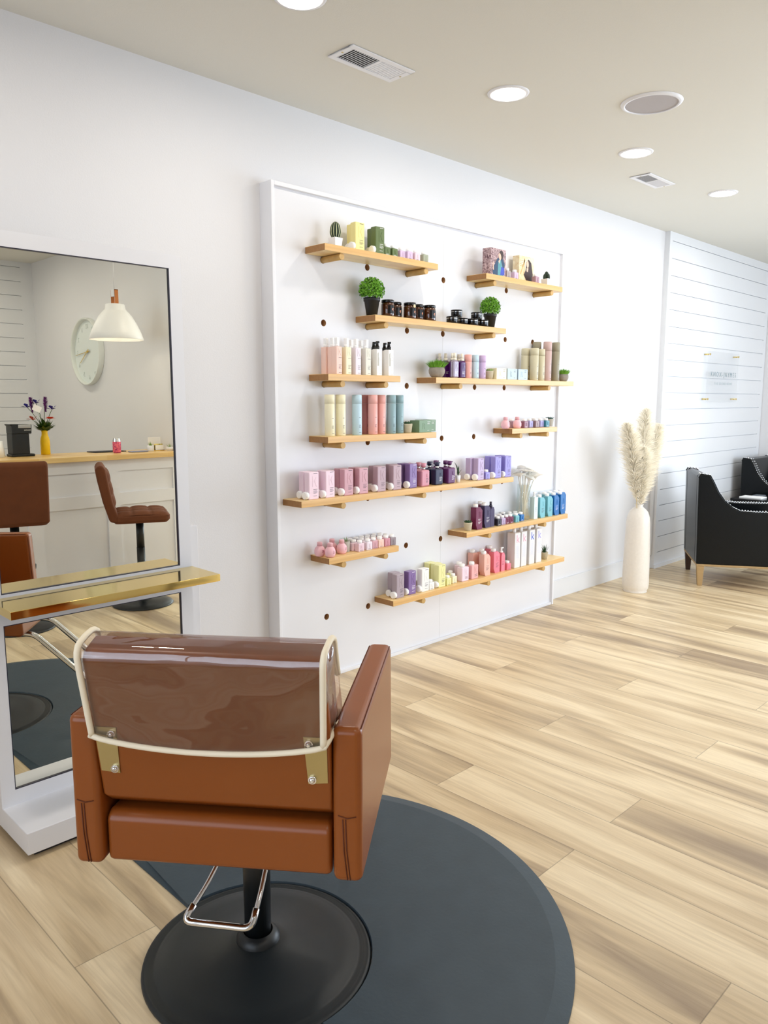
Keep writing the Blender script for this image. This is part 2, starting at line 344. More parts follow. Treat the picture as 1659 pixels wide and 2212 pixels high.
# ------------------------------------------------------------------ peg board
G = .3048; Z0 = .335
def row_z(k): return Z0+G*k
def build_board():
    t = thing('pegboard', 'large white peg board panel with framed edge leaning flat on the wall', 'display board', (0, 0, 0))
    mb = MB(); R = .0168; n = 20
    x0, x1, z0, z1 = -.306, 2.135, .018, 2.462
    for c in range(7):
        for k in range(7):
            cx = c*G; cz = row_z(k); h = G/2
            bx = [(cx+h, cz+h), (cx-h, cz+h), (cx-h, cz-h), (cx+h, cz-h)]
            circ = [(cx+R*math.cos(PI/4+2*PI*i/n), cz+R*math.sin(PI/4+2*PI*i/n)) for i in range(n)]
            q = n//4; vs = [(x, 0, z) for x, z in bx]+[(x, 0, z) for x, z in circ]+[(x, .03, z) for x, z in circ]
            fs = []; 
            for s in range(4):
                for i in range(q):
                    a = 4+(s*q+i) % n; b_ = 4+(s*q+i+1) % n
                    if i < q//2: fs.append((s, a, b_))
                    elif i == q//2: fs.append((s, a, b_, (s+1) % 4))
                    else: fs.append(((s+1) % 4, a, b_))
            mb.add(vs, fs, False, 0)
            mb.add(vs, [(4+i, 4+n+i, 4+n+(i+1) % n, 4+(i+1) % n) for i in range(n)], True, 1)
            mb.add(vs, [tuple(4+n+i for i in range(n))], False, 1)
    lo, hi = -G/2, 6.5*G; zl, zh = Z0-G/2, Z0+6.5*G
    for a, b, c_, d in ((x0, lo, z0, z1), (hi, x1, z0, z1), (lo, hi, z0, zl), (lo, hi, zh, z1)): mb.quad((a, 0, c_), (b, 0, c_), (b, 0, d), (a, 0, d))
    mb.build('panel', [M['panelwhite'], M['hole']], t, fixn=False)
    sm = MB(); zz = [z0]+[row_z(k) for k in range(7)]+[z1]
    for i in range(8):
        a = zz[i]+(R+.001 if i > 0 else 0); b = zz[i+1]-(R+.001 if i < 7 else 0); sm.box(3*G-.0009, 3*G+.0009, -.0006, .001, a, b)
    sm.build('seam', mat('seam_shadow', 'd5d6da', .6), t)
    for nm, a in (('frame_board', (-.325, -.306, -.019, .0715, 0, 2.482)), ('frame_board', (2.135, 2.154, -.019, .0715, 0, 2.482)), ('frame_board', (-.306, 2.135, -.019, .0715, 2.462, 2.482)), ('frame_board', (-.306, 2.135, -.014, .0715, 0, .018))):
        MB().box(*a).build(nm, M['white'], t, bevel=.0012, seg=1)
build_board()
SHELVES = [(1, -.114, .697, 6, (0, 2), 'top left wooden shelf holding the striped cactus and yellow boxes'), (2, 1.124, 1.939, 6, (4, 6), 'top right wooden shelf holding two picture cartons'),
 (3, .218, 1.329, 5, (1, 4), 'wooden shelf with two round bushes and amber jars'), (4, -.101, .404, 4, (0, 1), 'short wooden shelf with spray bottles'),
 (5, -.106, .697, 3, (0, 2), 'wooden shelf with tall pastel aerosol cans'), (6, .690, 2.114, 4, (3, 6), 'wide wooden shelf running past the right board edge with purple sprays'),
 (7, 1.417, 1.927, 3, (5, 6), 'small wooden shelf at right with two pink round bottles'), (8, -.278, 1.444, 2, (0, 2, 4), 'longest wooden shelf with pink and purple box bottles'),
 (9, -.106, .396, 1, (0, 1), 'small lower left wooden shelf with four pink round bottles'), (10, .981, 2.097, 1, (4, 6), 'lower right wooden shelf with turquoise and blue bottles'),
 (11, .353, 2.073, 0, (2, 4, 6), 'bottom wooden shelf with four tall white letter bottles')]
def shelf_top(k): return row_z(k)+.047
STOP = {}
for sid, xa, xb, k, cols, lab in SHELVES:
    t = thing('wall_shelf', lab, 'shelf', (xa, 0, row_z(k)), 0, 'wooden shelves on the peg board'); STOP[sid] = shelf_top(k)
    sb_ = MB().box(0, xb-xa, -.15, -.0015, .0155, .047); sb_.mi[4] = sb_.mi[5] = 1; sb_.build('shelf_board', [M['shelf'], M['endgrain_shade']], t, bevel=.0015, seg=1)
    for c in cols:
        MB().cyl((c*G-xa, .028, 0), (c*G-xa, -.142, 0), .0155, n=24).build('dowel', M['dowel'], t)
# ------------------------------------------------------------------ ceiling fittings
def downlight(x, y, lab, group='recessed ceiling lights'):
    t = thing('ceiling_light', lab, 'ceiling light', (x, y, ZC), 0, group)
    MB().lathe([(.074, -.0005), (.078, -.007), (.094, -.004), (.096, -.0005)], 40, cap=False).build('trim_ring', M['white'], t)
    MB().lathe([(.0001, -.003), (.074, -.003)], 40, cap=False).build('diffuser', M['led'], t)
for x, lab in ((-.735, 'round ceiling light cut by the top edge of the picture'), (.483, 'round ceiling light between the near vent and the speaker'), (1.70, 'round ceiling light just above the far small vent'), (2.93, 'farthest round ceiling light, near the shiplap')):
    downlight(x, -.755, lab)
for i, (x, y) in enumerate(((4.15, -.755), (-1.95, -.755), (-3.17, -.755), (-2.4, -3.0), (-.4, -4.2), (-.3, -5.3), (-1.6, -4.4), (.48, -2.6), (2.0, -2.9), (3.5, -2.9), (5.0, -2.9), (2.4, -4.9), (4.6, -4.9), (-2.6, -5.0))):  # the wall row continues past the frame; the others are added fill lights
    downlight(x, y, 'unseen round ceiling light filling the room', 'recessed ceiling lights outside the view')
def vent(x0, x1, y0, y1, n, lab):
    t = thing('ceiling_vent', lab, 'vent', (x0, y0, ZC), 0, 'ceiling vents'); w = x1-x0; h = y1-y0
    f = MB(); b = .026
    f.box(0, w, 0, b, -.006, -.0006).box(0, w, h-b, h, -.006, -.0006).box(0, b, b, h-b, -.006, -.0006).box(w-b, w, b, h-b, -.006, -.0006).box(w/2-.005, w/2+.005, b, h-b, -.006, -.001)
    f.build('frame', M['white'], t, bevel=.0015, seg=1)
    MB().box(b, w-b, b, h-b, -.0018, -.0004).build('backing', M['dark'], t)
    s1 = MB()
    for half, x_a, x_b, tilt in ((0, b, w/2-.005, -1), (1, w/2+.005, w-b, 1)):
        for i in range(n):
            x = x_a+(x_b-x_a)*(i+.5)/n; q = (x_b-x_a)/n*(.13 if tilt < 0 else .62)
            s1.prism([(x-q, -.0055 if tilt > 0 else -.0032), (x+q, -.0035 if tilt > 0 else -.0032), (x+q, -.0025), (x-q, -.0025)], b, h-b, 'xz')
    s1.build('louvres', M['white'], t)
    for x, y in ((.013, h/2), (w-.013, h/2)): MB().lathe([(.0001, -.0075), (.004, -.007), (.005, -.006)], 12, c=(x, y, 0), cap=False).build('screw', M['steel'], t)
vent(-.36, .002, -.62, -.465, 12, 'rectangular white ceiling vent nearest the viewer')
vent(2.125, 2.475, -.632, -.49, 14, 'far small white ceiling vent behind the third light')
t = thing('ceiling_speaker', 'round grey in-ceiling speaker with white rim', 'speaker', (1.06, -1.165, ZC))
MB().lathe([(.122, -.0005), (.121, -.009), (.128, -.01), (.14, -.004), (.142, -.0005)], 56, cap=False).build('rim', M['white'], t)
MB().lathe([(.0001, -.0055), (.1215, -.0055)], 56, cap=False).build('grille', M['speaker'], t)
# ------------------------------------------------------------------ acrylic sign on the shiplap
def text_mesh(name, body, size, m, parent, loc, rot, depth=.0012, wscale=1, align='LEFT', space=1.0):
    cu_ = bpy.data.curves.new(name, 'FONT'); cu_.body = body; cu_.size = size; cu_.extrude = depth; cu_.align_x = align; cu_.space_character = space
    o = bpy.data.objects.new(name, cu_); COL.objects.link(o); dg = bpy.context.evaluated_depsgraph_get(); me = bpy.data.meshes.new_from_object(o.evaluated_get(dg))
    bpy.data.objects.remove(o); o = bpy.data.objects.new(name, me); COL.objects.link(o); me.materials.clear(); me.materials.append(m)
    o.parent = parent; o.location = loc; o.rotation_euler = rot; o.scale = (wscale, 1, 1); return o
t = thing('acrylic_sign', 'clear acrylic sign with grey lettering on brass standoffs, mounted on the shiplap', 'sign', (4.60, -.02, 1.455))
MB().box(0, .73, -.0035, .0035, 0, .468).build('acrylic_plate', M['acrylic'], t)
for x in (.03, .70):
    for z in (.03, .438):
        MB().cyl((x, .0475, z), (x, .004, z), .007, n=16).cyl((x, -.0036, z), (x, -.010, z), .009, n=16).build('standoff', M['gold'], t)
sg = mat('sign_ink', '8396a0', .6)
text_mesh('lettering', 'KNOX-JAYMES', .062, sg, t, (.07, -.0042, .240), (PI/2, 0, 0), .0004, wscale=1.06, space=1.5)
text_mesh('lettering', 'THE STOREFRONT', .030, mat('sign_ink_light', 'aab9c0', .6), t, (.16, -.0042, .165), (PI/2, 0, 0), .0004, wscale=1.22, space=1.5)
# ================================================================== products on the shelves
HEX = dict(yellow='f5e58c', olive='5f7044', lilac='cdb3d6', palepink='e3c3d2', greygreen='9aa088', taupe='a8989c', mauve='a98496', peach='f2c9ba', cream='efe6bf', palelilac='e6d9e6', beige='dedccd', white='f2f1ee',
 skyblue='b5d6e8', rose='b56a6c', salmon='efa79f', teal='7fa3ab', sage='63855f', purple='5b1d78', clear='b9a9cc', orchid='c3a3cf', greyblue='a9bcc4', paleblue='aac2dc', khaki='c9c19e', darkkhaki='8c8468', dustypink='c3a09b',
 pink='f4b6c1', plum='8d5a72', violetblue='9a94cf', brownmauve='8d7078', tealblue='2f7f99', pinkwhite='efcfdf', rosebox='cf96a5', mauvebox='b596a4', purplebox='77589c', pinkpump='cd7f93', navy='1e2242', magenta='5e2b62', lilacbox='b49cc8', periwinkle='8b83d6',
 burgundy='6b1743', violet='33244f', darkslate='2c2937', mintwhite='cfe8ea', turquoise='63b3c4', blue='0f66ad', mauvegrey='a593a0', whitebox='eeeeec', lemon='e9e79a', salmonpink='eba6a6', peachbottle='eeb0a0', coral='ef6f86', pinkframe='e8c6d6', rosepink='cf8496', greymauve='8a7d86')
for _k, _h in list(HEX.items()):
    _c = [int(_h[i:i+2], 16) for i in (0, 2, 4)]
    if sum(_c)/3 > 105:
        _g = sum(_c)/3; HEX[_k] = ''.join('%02x' % int(min(255, (v*.88+_g*.12)*.92+18)) for v in _c)
inkdark = mat('print_dark', '4a4048', .6); inklight = mat('print_light', 'e9e6ea', .6)
capw = mat('cap_white', 'f4f4f4', .35)
def ink_for(c):
    h = HEX.get(c, 'ffffff'); l = sum(int(h[i:i+2], 16) for i in (0, 2, 4))/3
    return inklight if l < 130 else inkdark
def kmark(mb, cx, y, z, s):
    """raised letter K, s = height"""
    t = .0011; w = s*.11
    mb.prism([(cx-s*.25, z), (cx-s*.25+w, z), (cx-s*.25+w, z+s), (cx-s*.25, z+s)], y-t, y+.0005, 'xz', 0)
    mb.prism([(cx-s*.1, z+s*.45), (cx-s*.1+w*1.2, z+s*.45), (cx+s*.3, z+s*.9), (cx+s*.3-w*1.3, z+s*.9)], y-t, y+.0005, 'xz', 0)
    mb.prism([(cx-s*.02, z+s*.52), (cx-s*.02+w*1.2, z+s*.56), (cx+s*.36, z), (cx+s*.36-w*1.4, z)], y-t, y+.0005, 'xz', 0)
def lines(mb, x0, y, zs, w, hgt=.0016, mi=1):
    for z, f in zs: mb.box(x0, x0+w*f, y-.0004, y+.0004, z, z+hgt, mi)
def cap_mb(c, r, h, axis='z', n=20):
    mb = MB(); p = Vector(c); d = {'z': Vector((0, 0, 1)), 'x': Vector((-1, 0, 0)), 'y': Vector((0, -1, 0))}[axis]
    mb.cyl(p, p+d*(h*.8), r, n=n); mb.cyl(p+d*(h*.8), p+d*h, r, r*.86, n=n); return mb
PROTO = {}; used_first = {}
LEAFM = [mat('leaf_green', '72ac3c', .8, spec=.12, vary=.35, vscale=60), mat('grass_green', '86c04a', .75, spec=.12, vary=.35, vscale=60), mat('succulent_dark', '3c5a3c', .6, spec=.2, vary=.3, vscale=40), mat('succulent_pale', '8fae5c', .5, vary=.2, vscale=40), mat('succulent_blue', '35564f', .5)]
stone = mat('stone_pot', 'a59c92', .85, bump=.5, bscale=120, vary=.4, vscale=50); beigepot = mat('beige_pot', 'c9bfa6', .8, bump=.3, bscale=150, vary=.25, vscale=60); greypot = mat('grey_pot', 'b6b2aa', .8)
blackpot = mat('black_pot', '17191b', .45); cactg = mat('cactus_green', '1f2f20', .7); cacts = mat('cactus_stripe', 'cfd3a8', .7); soil = mat('soil', '3a2c20', .95)
def blades(mb, c, n, r, h, w, spread=.9, up=.3, seed=1, seg=3):
    rd = random.Random(seed)
    for i in range(n):
        a = rd.random()*2*PI; rr = r*math.sqrt(rd.random()); lean = (rr/r)*spread+rd.uniform(-.15, .25); L_ = h*rd.uniform(.7, 1.1)
        p = Vector((c[0]+rr*math.cos(a), c[1]+rr*math.sin(a), c[2])); d = Vector((math.cos(a)*lean, math.sin(a)*lean, 1)).normalized(); s = Vector((-math.sin(a+rd.uniform(-.8, .8)), math.cos(a), 0)).normalized()
        vs = []; fs = []
        for k in range(seg+1):
            t = k/seg; q = p+d*L_*t+Vector((math.cos(a)*lean, math.sin(a)*lean, -.6*lean))*L_*.25*t*t; ww = w*(1-t)**.6*.5
            vs += [q-s*ww, q+s*ww]
        for k in range(seg): fs.append((2*k, 2*k+1, 2*k+3, 2*k+2))
        mb.add(vs, fs, True)
    return mb
def rosette(mb, c, n, r, h, rd, rings=3, tip=.25):
    for g in range(rings):
        m_ = n-g*2; rr = r*(1-g*.28); el = .35+g*.35
        for i in range(max(m_, 4)):
            a = 2*PI*i/max(m_, 4)+g*.4; d = Vector((math.cos(a)*math.cos(el), math.sin(a)*math.cos(el), math.sin(el))); s = Vector((-math.sin(a), math.cos(a), 0)); u = d.cross(s)*-1
            b0 = Vector(c); w = rr*.28; pts = [b0-s*w*.3, b0+s*w*.3, b0+d*rr*.55+s*w+u*.002, b0+d*rr*.55-s*w+u*.002, b0+d*rr+Vector((0, 0, h*.2)), b0+d*rr*.5-u*w*.5]
            mb.add(pts, [(0, 1, 2, 3), (3, 2, 4), (0, 5, 1), (1, 5, 2), (2, 5, 4), (4, 5, 3), (3, 5, 0)], True)
    return mb
def ribbed(mb, c, r, h, ribs=12, n=96, m=16, shrink=.55):
    vs = []; fs0 = []; fs1 = []
    for j in range(m+1):
        t = j/m; prof = math.sin(PI*(.16+.84*t)) if t < 1 else 0; prof = max(prof, .02); zz = c[2]+h*(t if t < .5 else .5+.5*math.sin((t-.5)*PI)**.8)
        for i in range(n):
            a = 2*PI*i/n; k = abs(math.cos(a*ribs/2))**1.5; rr = r*prof*(.84+.16*k); vs.append((c[0]+rr*math.cos(a), c[1]+rr*math.sin(a), zz))
    for j in range(m):
        for i in range(n):
            q = (i+1) % n; a = 2*PI*(i+.5)/n; f = (j*n+i, j*n+q, (j+1)*n+q, (j+1)*n+i)
            (fs1 if abs(math.cos(a*ribs/2)) > .93 else fs0).append(f)
    mb.add(vs, fs0, True, 0); mb.add(vs, fs1, True, 1)
def tapered_square(mb, w0, w1, h, t=.003):
    a, b = w0/2, w1/2; v = [(-a, -a, 0), (a, -a, 0), (a, a, 0), (-a, a, 0), (-b, -b, h), (b, -b, h), (b, b, h), (-b, b, h)]
    c = b-t; v += [(-c, -c, h), (c, -c, h), (c, c, h), (-c, c, h), (-c, -c, h-.006), (c, -c, h-.006), (c, c, h-.006), (-c, c, h-.006)]
    mb.add(v, [(3, 2, 1, 0), (0, 1, 5, 4), (1, 2, 6, 5), (2, 3, 7, 6), (3, 0, 4, 7), (4, 5, 9, 8), (5, 6, 10, 9), (6, 7, 11, 10), (7, 4, 8, 11), (8, 9, 13, 12), (9, 10, 14, 13), (10, 11, 15, 14), (11, 8, 12, 15), (12, 13, 14, 15)])
    return mb
def make_proto(kind, col):
    P = M['white']
    def root(n, cat): return thing(n, n, cat)
    body = cmat(HEX.get(col, 'eeeeee'))
    if kind == 'box':
        t = root('box_bottle', 'bottle'); b = MB().rbox(-.031, .031, -.02, .02, 0, .134, .005, 3); kmark(b, .004, -.02, .062, .052); lines(b, -.004, -.02, ((.048, .9), (.04, .8), (.035, .95), (.03, .7), (.016, .8)), .027); lines(b, -.002, -.02, ((.126, 1),), .024, .0022)
        b.build('body', [body, inkdark], t); cap_mb((-.0305, -.003, .0198), .0195, .019, 'x').build('cap', capw, t)
    elif kind == 'mini':
        t = root('mini_bottle', 'bottle'); b = MB().rbox(-.021, .021, -.017, .017, 0, .043, .005, 3); kmark(b, 0, -.017, .012, .022); lines(b, -.012, -.017, ((.008, .8), (.005, 1)), .022, .001)
        b.build('body', [body, inkdark], t); cap_mb((0, 0, .043), .0135, .016).build('cap', capw, t)
    elif kind == 'sq':
        t = root('square_bottle', 'bottle'); b = MB().rbox(-.033, .033, -.021, .021, 0, .086, .006, 3); kmark(b, .004, -.021, .035, .042); lines(b, -.005, -.021, ((.027, .9), (.021, .8), (.016, 1)), .028)
        b.build('body', [body, inkdark], t); cap_mb((-.01, 0, .086), .0165, .021).build('cap', capw, t)
    elif kind == 'ang':
        t = root('cut_corner_bottle', 'bottle'); poly = [(-.017, 0), (.031, 0), (.031, .116), (.012, .137), (-.031, .137), (-.031, .03)]
        b = MB().prism(poly, -.021, .021, 'xz'); lines(b, -.01, -.0212, ((.062, .9), (.054, .7), (.046, 1), (.041, .8), (.036, .6)), .03); kmark(b, .008, -.021, .075, .036)
        o = b.build('body', [body, inkdark], t, bevel=.0035, seg=2); cap_mb((-.012, 0, .137), .0155, .02).build('cap', capw, t)
    elif kind in ('spray', 'sprayblack'):
        t = root('spray_bottle', 'bottle'); b = MB().rbox(-.019, .019, -.018, .018, 0, .135, .004, 3); kmark(b, .002, -.018, .092, .036); lines(b, -.004, -.018, ((.08, 1), (.045, 1), (.038, .8), (.033, .6), (.028, .9), (.008, 1)), .019, .0014)
        if kind == 'sprayblack': b.prism([(-.014, .05), (-.004, .05), (-.004, .112), (-.009, .118), (-.014, .112)], -.0184, -.0178, 'xz', 1)
        b.build('body', [body, mat('grey_mark', 'b9b6ae', .6) if kind == 'sprayblack' else inkdark], t)
        s = MB(); s.cyl((0, 0, .135), (0, 0, .149), .012)
        if kind == 'spray': s.rbox(-.0085, .0085, -.011, .011, .149, .179, .003, 2); s.cyl((0, -.0112, .172), (0, -.0122, .172), .0018, n=10)
        else: s.cyl((0, 0, .149), (0, 0, .152), .0105).cyl((0, 0, .152), (0, 0, .176), .0085, .0068).box(-.004, .004, -.013, -.005, .166, .176)
        s.build('sprayer', capw if kind == 'spray' else M['blackgloss'], t)
    elif kind in ('can', 'shortcan', 'midcan', 'tallcan'):
        r, h, c = dict(can=(.0255, .205, .045), shortcan=(.022, .139, .04), midcan=(.0275, .206, .045), tallcan=(.028, .256, .06))[kind]
        t = root('aerosol_can', 'spray can'); b = MB().lathe([(.0001, 0), (r-.001, 0), (r, .002), (r, h-c-.0015), (r-.001, h-c)], 32)
        cv = [(a, z) for z, a in ()]
        for z, f in ((.088, .5), (.05, .55), (.044, .4), (.039, .5), (.012, .7)):
            vs = []; 
            for i in range(7):
                a = -PI/2-.25+f*i/6*.9; vs += [((r+.0003)*math.cos(a), (r+.0003)*math.sin(a), z*h/.205), ((r+.0003)*math.cos(a), (r+.0003)*math.sin(a), z*h/.205+.0016)]
            b.add(vs, [(2*i, 2*i+2, 2*i+3, 2*i+1) for i in range(6)], True, 1)
        b.build('body', [body, inkdark], t)
        MB().lathe([(r-.001, h-c+.0006), (r, h-c+.0012), (r, h-.003), (r-.003, h), (.0001, h)], 32).build('cap', body, t)
    elif kind == 'pump':
        t = root('pump_bottle', 'bottle'); b = MB().rbox(-.033, .033, -.02, .02, 0, .092, .008, 3, r2=.006); lines(b, 0, -.02, ((.044, .8), (.038, 1), (.032, .7), (.026, .8), (.022, .6)), .024); kmark(b, .008, -.02, .05, .022)
        b.build('body', [body, inkdark], t); MB().cyl((0, 0, .092), (0, 0, .110), .0105).build('collar', M['chrome'], t)
        MB().cyl((0, 0, .110), (0, 0, .128), .0135).cyl((0, 0, .128), (0, 0, .131), .0135, .010).box(-.004, .024, -.004, .004, .122, .129).build('pump_head', body, t)
    elif kind == 'spraypurple':
        t = root('clear_spray_bottle', 'bottle'); b = MB().rbox(-.0225, .0225, -.015, .015, 0, .1, .009, 4, r2=.008); kmark(b, 0, -.015, .05, .036); lines(b, -.012, -.015, ((.036, 1), (.03, .7), (.025, .8)), .024)
        pm = mat('tinted_plastic_'+col, HEX[col], .08, trans=.35, coat=.5); b.build('body', [pm, inklight], t)
        MB().cyl((0, 0, .1), (0, 0, .114), .0115).cyl((0, 0, .114), (0, 0, .142), .0095, .0085).build('sprayer', cmat('efe9da'), t)
    elif kind in ('slimspray', 'slimpump', 'tallpump'):
        w, h = dict(slimspray=(.038, .125), slimpump=(.038, .12), tallpump=(.042, .146))[kind]
        t = root('slim_bottle', 'bottle'); poly = [(-w/2, 0), (w/2, 0), (w/2, h-.02), (w*.25, h), (-w*.25, h), (-w/2, h-.02)] if kind != 'tallpump' else [(-w/2, 0), (w/2, 0), (w/2, h), (-w/2, h)]
        b = MB().prism(poly, -.017, .017, 'xz'); lines(b, -.01, -.0172, ((h*.5, 1), (h*.43, .8), (h*.36, .9)), .02); b.build('body', [body, inkdark], t, bevel=.003)
        s = MB().cyl((0, 0, h), (0, 0, h+.01), .011)
        if kind == 'slimspray': s.cyl((0, 0, h+.01), (0, 0, h+.032), .0075)
        else: s.cyl((0, 0, h+.01), (0, 0, h+.026), .006).rbox(-.008, .018, -.006, .006, h+.026, h+.034, .003, 2)
        s.build('pump_head', cmat('3b3a4d') if kind == 'slimspray' else capw, t)
    elif kind == 'round':
        t = root('round_bottle', 'bottle'); b = MB().lathe([(.0001, 0), (.018, 0), (.024, .006), (.0275, .017), (.0275, .03), (.024, .042), (.016, .051), (.0115, .055)], 32)
        for z, f in ((.033, 1), (.029, .8), (.025, 1), (.021, .7)):
            r = .0278; vs = []
            for i in range(5): a = -PI/2+.1+f*i/4*.5; vs += [(r*math.cos(a), r*math.sin(a), z), (r*math.cos(a), r*math.sin(a), z+.0016)]
            b.add(vs, [(2*i, 2*i+2, 2*i+3, 2*i+1) for i in range(4)], True, 1)
        b.build('body', [body, mat('print_rose', '8c3c50', .6)], t); cap_mb((0, 0, .055), .0138, .018).build('cap', body, t)
    elif kind in ('tin', 'tin2'):
        t = root('black_tin', 'tin'); MB().lathe([(.0001, 0), (.031, 0), (.032, .001), (.032, .030)], 36, cap=False).build('body', M['blackgloss'], t)
        MB().lathe([(.0322, .0295), (.0325, .0315)], 36, cap=False).build('lid_band', M['chrome'], t)
        MB().lathe([(.033, .0315), (.033, .0405), (.032, .0415), (.0001, .0415)], 36).build('lid', M['blackgloss'], t)
    elif kind == 'jar':
        t = root('amber_jar', 'jar'); MB().lathe([(.0001, 0), (.032, 0), (.0345, .004), (.0345, .064), (.031, .072)], 36).build('body', mat('amber_glass', '5a2c10', .06, trans=.25, coat=1, vary=.5, vscale=25), t)
        MB().lathe([(.0325, .072), (.0335, .073), (.0335, .085), (.032, .087), (.0001, .087)], 36).build('lid', M['blackgloss'], t)
        lb = MB(); vs = []; fs = []; n = 12
        for i in range(n+1): a = -PI/2-.75+1.7*i/n; vs += [(.0348*math.cos(a), .0348*math.sin(a), .016), (.0348*math.cos(a), .0348*math.sin(a), .058)]
        lb.add(vs, [(2*i, 2*i+2, 2*i+3, 2*i+1) for i in range(n)], True, 0)
        for (da, zc, w_, h_) in ((.05, .04, .14, .007), (.13, .034, .10, .010), (-.02, .036, .09, .005), (.2, .041, .10, .004)):
            a0 = -PI/2+da; q = []
            for k in range(7): th = 2*PI*k/7; q.append((.0351*math.cos(a0+w_*.5*math.cos(th)), .0351*math.sin(a0+w_*.5*math.cos(th)), zc+h_*.6*math.sin(th)))
            lb.add(q, [tuple(range(7))], False, 1)
        lb.build('label', [M['blackgloss'], mat('flower_print', 'e2a083', .6)], t, fixn=False)
        if col == 'tag': MB().cyl((0, -.0335, .068), (0, -.036, .068), .0085).build('seal', cmat('d9c8a0'), t)
    elif kind == 'carton':
        t = root('product_carton', 'carton'); b = MB().box(-.05, .05, -.035, .035, 0, .067); kmark(b, -.012, -.035, .018, .034); lines(b, .016, -.035, ((.058, 1), (.05, .7), (.046, .8), (.01, .6)), .026); b.build('body', [body, ink_for(col)], t, bevel=.001, seg=1)
        MB().box(-.0005, .0005, -.0345, .0345, .0669, .0673).build('flap_edge', body, t)
    elif kind == 'kbox':
        t = root('tall_white_bottle', 'bottle'); MB().rbox(-.031, .031, -.031, .031, 0, .234, .004, 3, r2=.003).build('body', cmat('dfdee0'), t)
        ck = dict(kpink='dfa5bb', kblue='3f5fc8', klilac='a39cdc')[col]
        text_mesh('letter', 'k', .075, cmat(ck, .6), t, (-.017, -.0311, .168), (PI/2, 0, 0), .0004)
        l = MB(); lines(l, -.018, -.0312, [(.155, .8)]+[(.145-.006*i, .8+.2*(i % 2)) for i in range(14)], .034, .0012, 0); l.build('fine_print', cmat('c9cfe2', .6), t)
        MB().cyl((0, 0, .234), (0, 0, .262), .0125).build('neck', capw, t)
    elif kind in ('picA', 'picB'):
        A = kind == 'picA'; w, d, h = (.15, .06, .155) if A else (.16, .05, .165)
        t = root('picture_carton', 'carton')
        m = bpy.data.materials.new('printed_card_'+kind); m.use_nodes = True; nt = m.node_tree; bs = nt.nodes['Principled BSDF']; tc = nt.nodes.new('ShaderNodeTexCoord'); n = nt.nodes.new('ShaderNodeTexNoise'); n.inputs['Scale'].default_value = 55 if A else 16; n.inputs['Detail'].default_value = 5; n.inputs['Distortion'].default_value = 1.5
        nt.links.new(tc.outputs['Object'], n.inputs['Vector']); r = nt.nodes.new('ShaderNodeValToRGB'); e = r.color_ramp.elements
        e[0].position = .35; e[0].color = lin('5f3a44' if A else 'd8bf8e'); e[1].position = .65; e[1].color = lin('cbb0b2' if A else 'f3ebd0'); nt.links.new(n.outputs['Fac'], r.inputs[0]); nt.links.new(r.outputs[0], bs.inputs['Base Color']); bs.inputs['Roughness'].default_value = .4
        MB().box(-w/2, w/2, -d/2, d/2, 0, h).build('body', m, t, bevel=.001, seg=1)
        sk = mat('print_skin', 'e6b8a2', .5); hr = mat('print_hair', '33201c', .5); ja = mat('print_jacket', '24496e', .5, vary=.6, vscale=70); te = mat('print_teal', '5fa3ae', .5, vary=.4, vscale=60); bl = mat('print_blue', '3b52c8', .5, vary=.4, vscale=80)
        p = MB(); y = -d/2-.0006
        def el(cx, cz, rx, rz, mi, dy=0, rot=0):
            p.add([(cx+rx*math.cos(a)*math.cos(rot)-rz*math.sin(a)*math.sin(rot), y-dy, cz+rx*math.cos(a)*math.sin(rot)+rz*math.sin(a)*math.cos(rot)) for a in [2*PI*k/18 for k in range(18)]], [tuple(range(18))], False, mi)
        def pg(pts, mi, dy=0): p.add([(a, y-dy, b) for a, b in pts], [tuple(range(len(pts)))], False, mi)
        if A:
            pg([(-.05, .004), (.05, .004), (.065, .07), (.045, .1), (.02, .105), (-.01, .1), (-.03, .07), (-.055, .03)], 2); pg([(-.005, .004), (.045, .004), (.04, .06), (.02, .1), (.0, .085)], 3, .0001); pg([(.02, .006), (.062, .01), (.06, .05), (.03, .055)], 4, .0002)
            el(.028, .122, .022, .027, 1, .0001); el(.014, .112, .012, .02, 0, .0003, .3); pg([(-.05, .03), (-.042, .03), (-.048, .075), (-.056, .07)], 0, .0002); pg([(0, .085), (.02, .1), (.012, .07)], 0, .0002)
        else:
            pg([(0, .01), (.065, .004), (.07, .06), (.05, .13), (.02, .15), (-.005, .13), (-.01, .08), (-.03, .05), (-.012, .03)], 1); el(.01, .118, .013, .022, 0, .0002, .1); pg([(.0, .095), (.02, .095), (.015, .07), (0, .075)], 0, .0002); pg([(-.07, .05), (-.06, .05), (-.015, .14), (-.025, .145)], 5, .0001); pg([(-.03, .06), (-.024, .06), (-.02, .15), (-.028, .15)], 5, .0001)
            for k in range(4): pg([(-.075, .10+.011*k), (-.035, .102+.011*k), (-.035, .105+.011*k), (-.075, .103+.011*k)], 5, .0001)
        p.build('printed_figure', [sk, hr, ja, te, bl, mat('print_tan', 'c9a468', .5)], t, fixn=False)
    elif kind == 'pot_succ':
        spk = col == 'spiky'; t = root('potted_succulent', 'potted plant'); h = .05
        MB().lathe([(.0001, 0), (.019, 0), (.021, .003), (.026, h-.008), (.0265, h), (.0235, h), (.023, h-.006), (.0001, h-.006)], 28).build('pot', greypot if spk else beigepot, t)
        rd = random.Random(5); rosette(MB(), (0, 0, h-.004), 9, .03 if not spk else .034, .02, rd, 3).build('succulent', LEAFM[3] if col == 'green' else (LEAFM[4] if spk else LEAFM[2]), t)
    elif kind == 'pot_leaf':
        t = root('potted_succulent', 'potted plant'); MB().lathe([(.0001, 0), (.012, 0), (.0165, .042), (.0145, .042), (.0001, .038)], 24).build('pot', M['white'], t); l = MB()
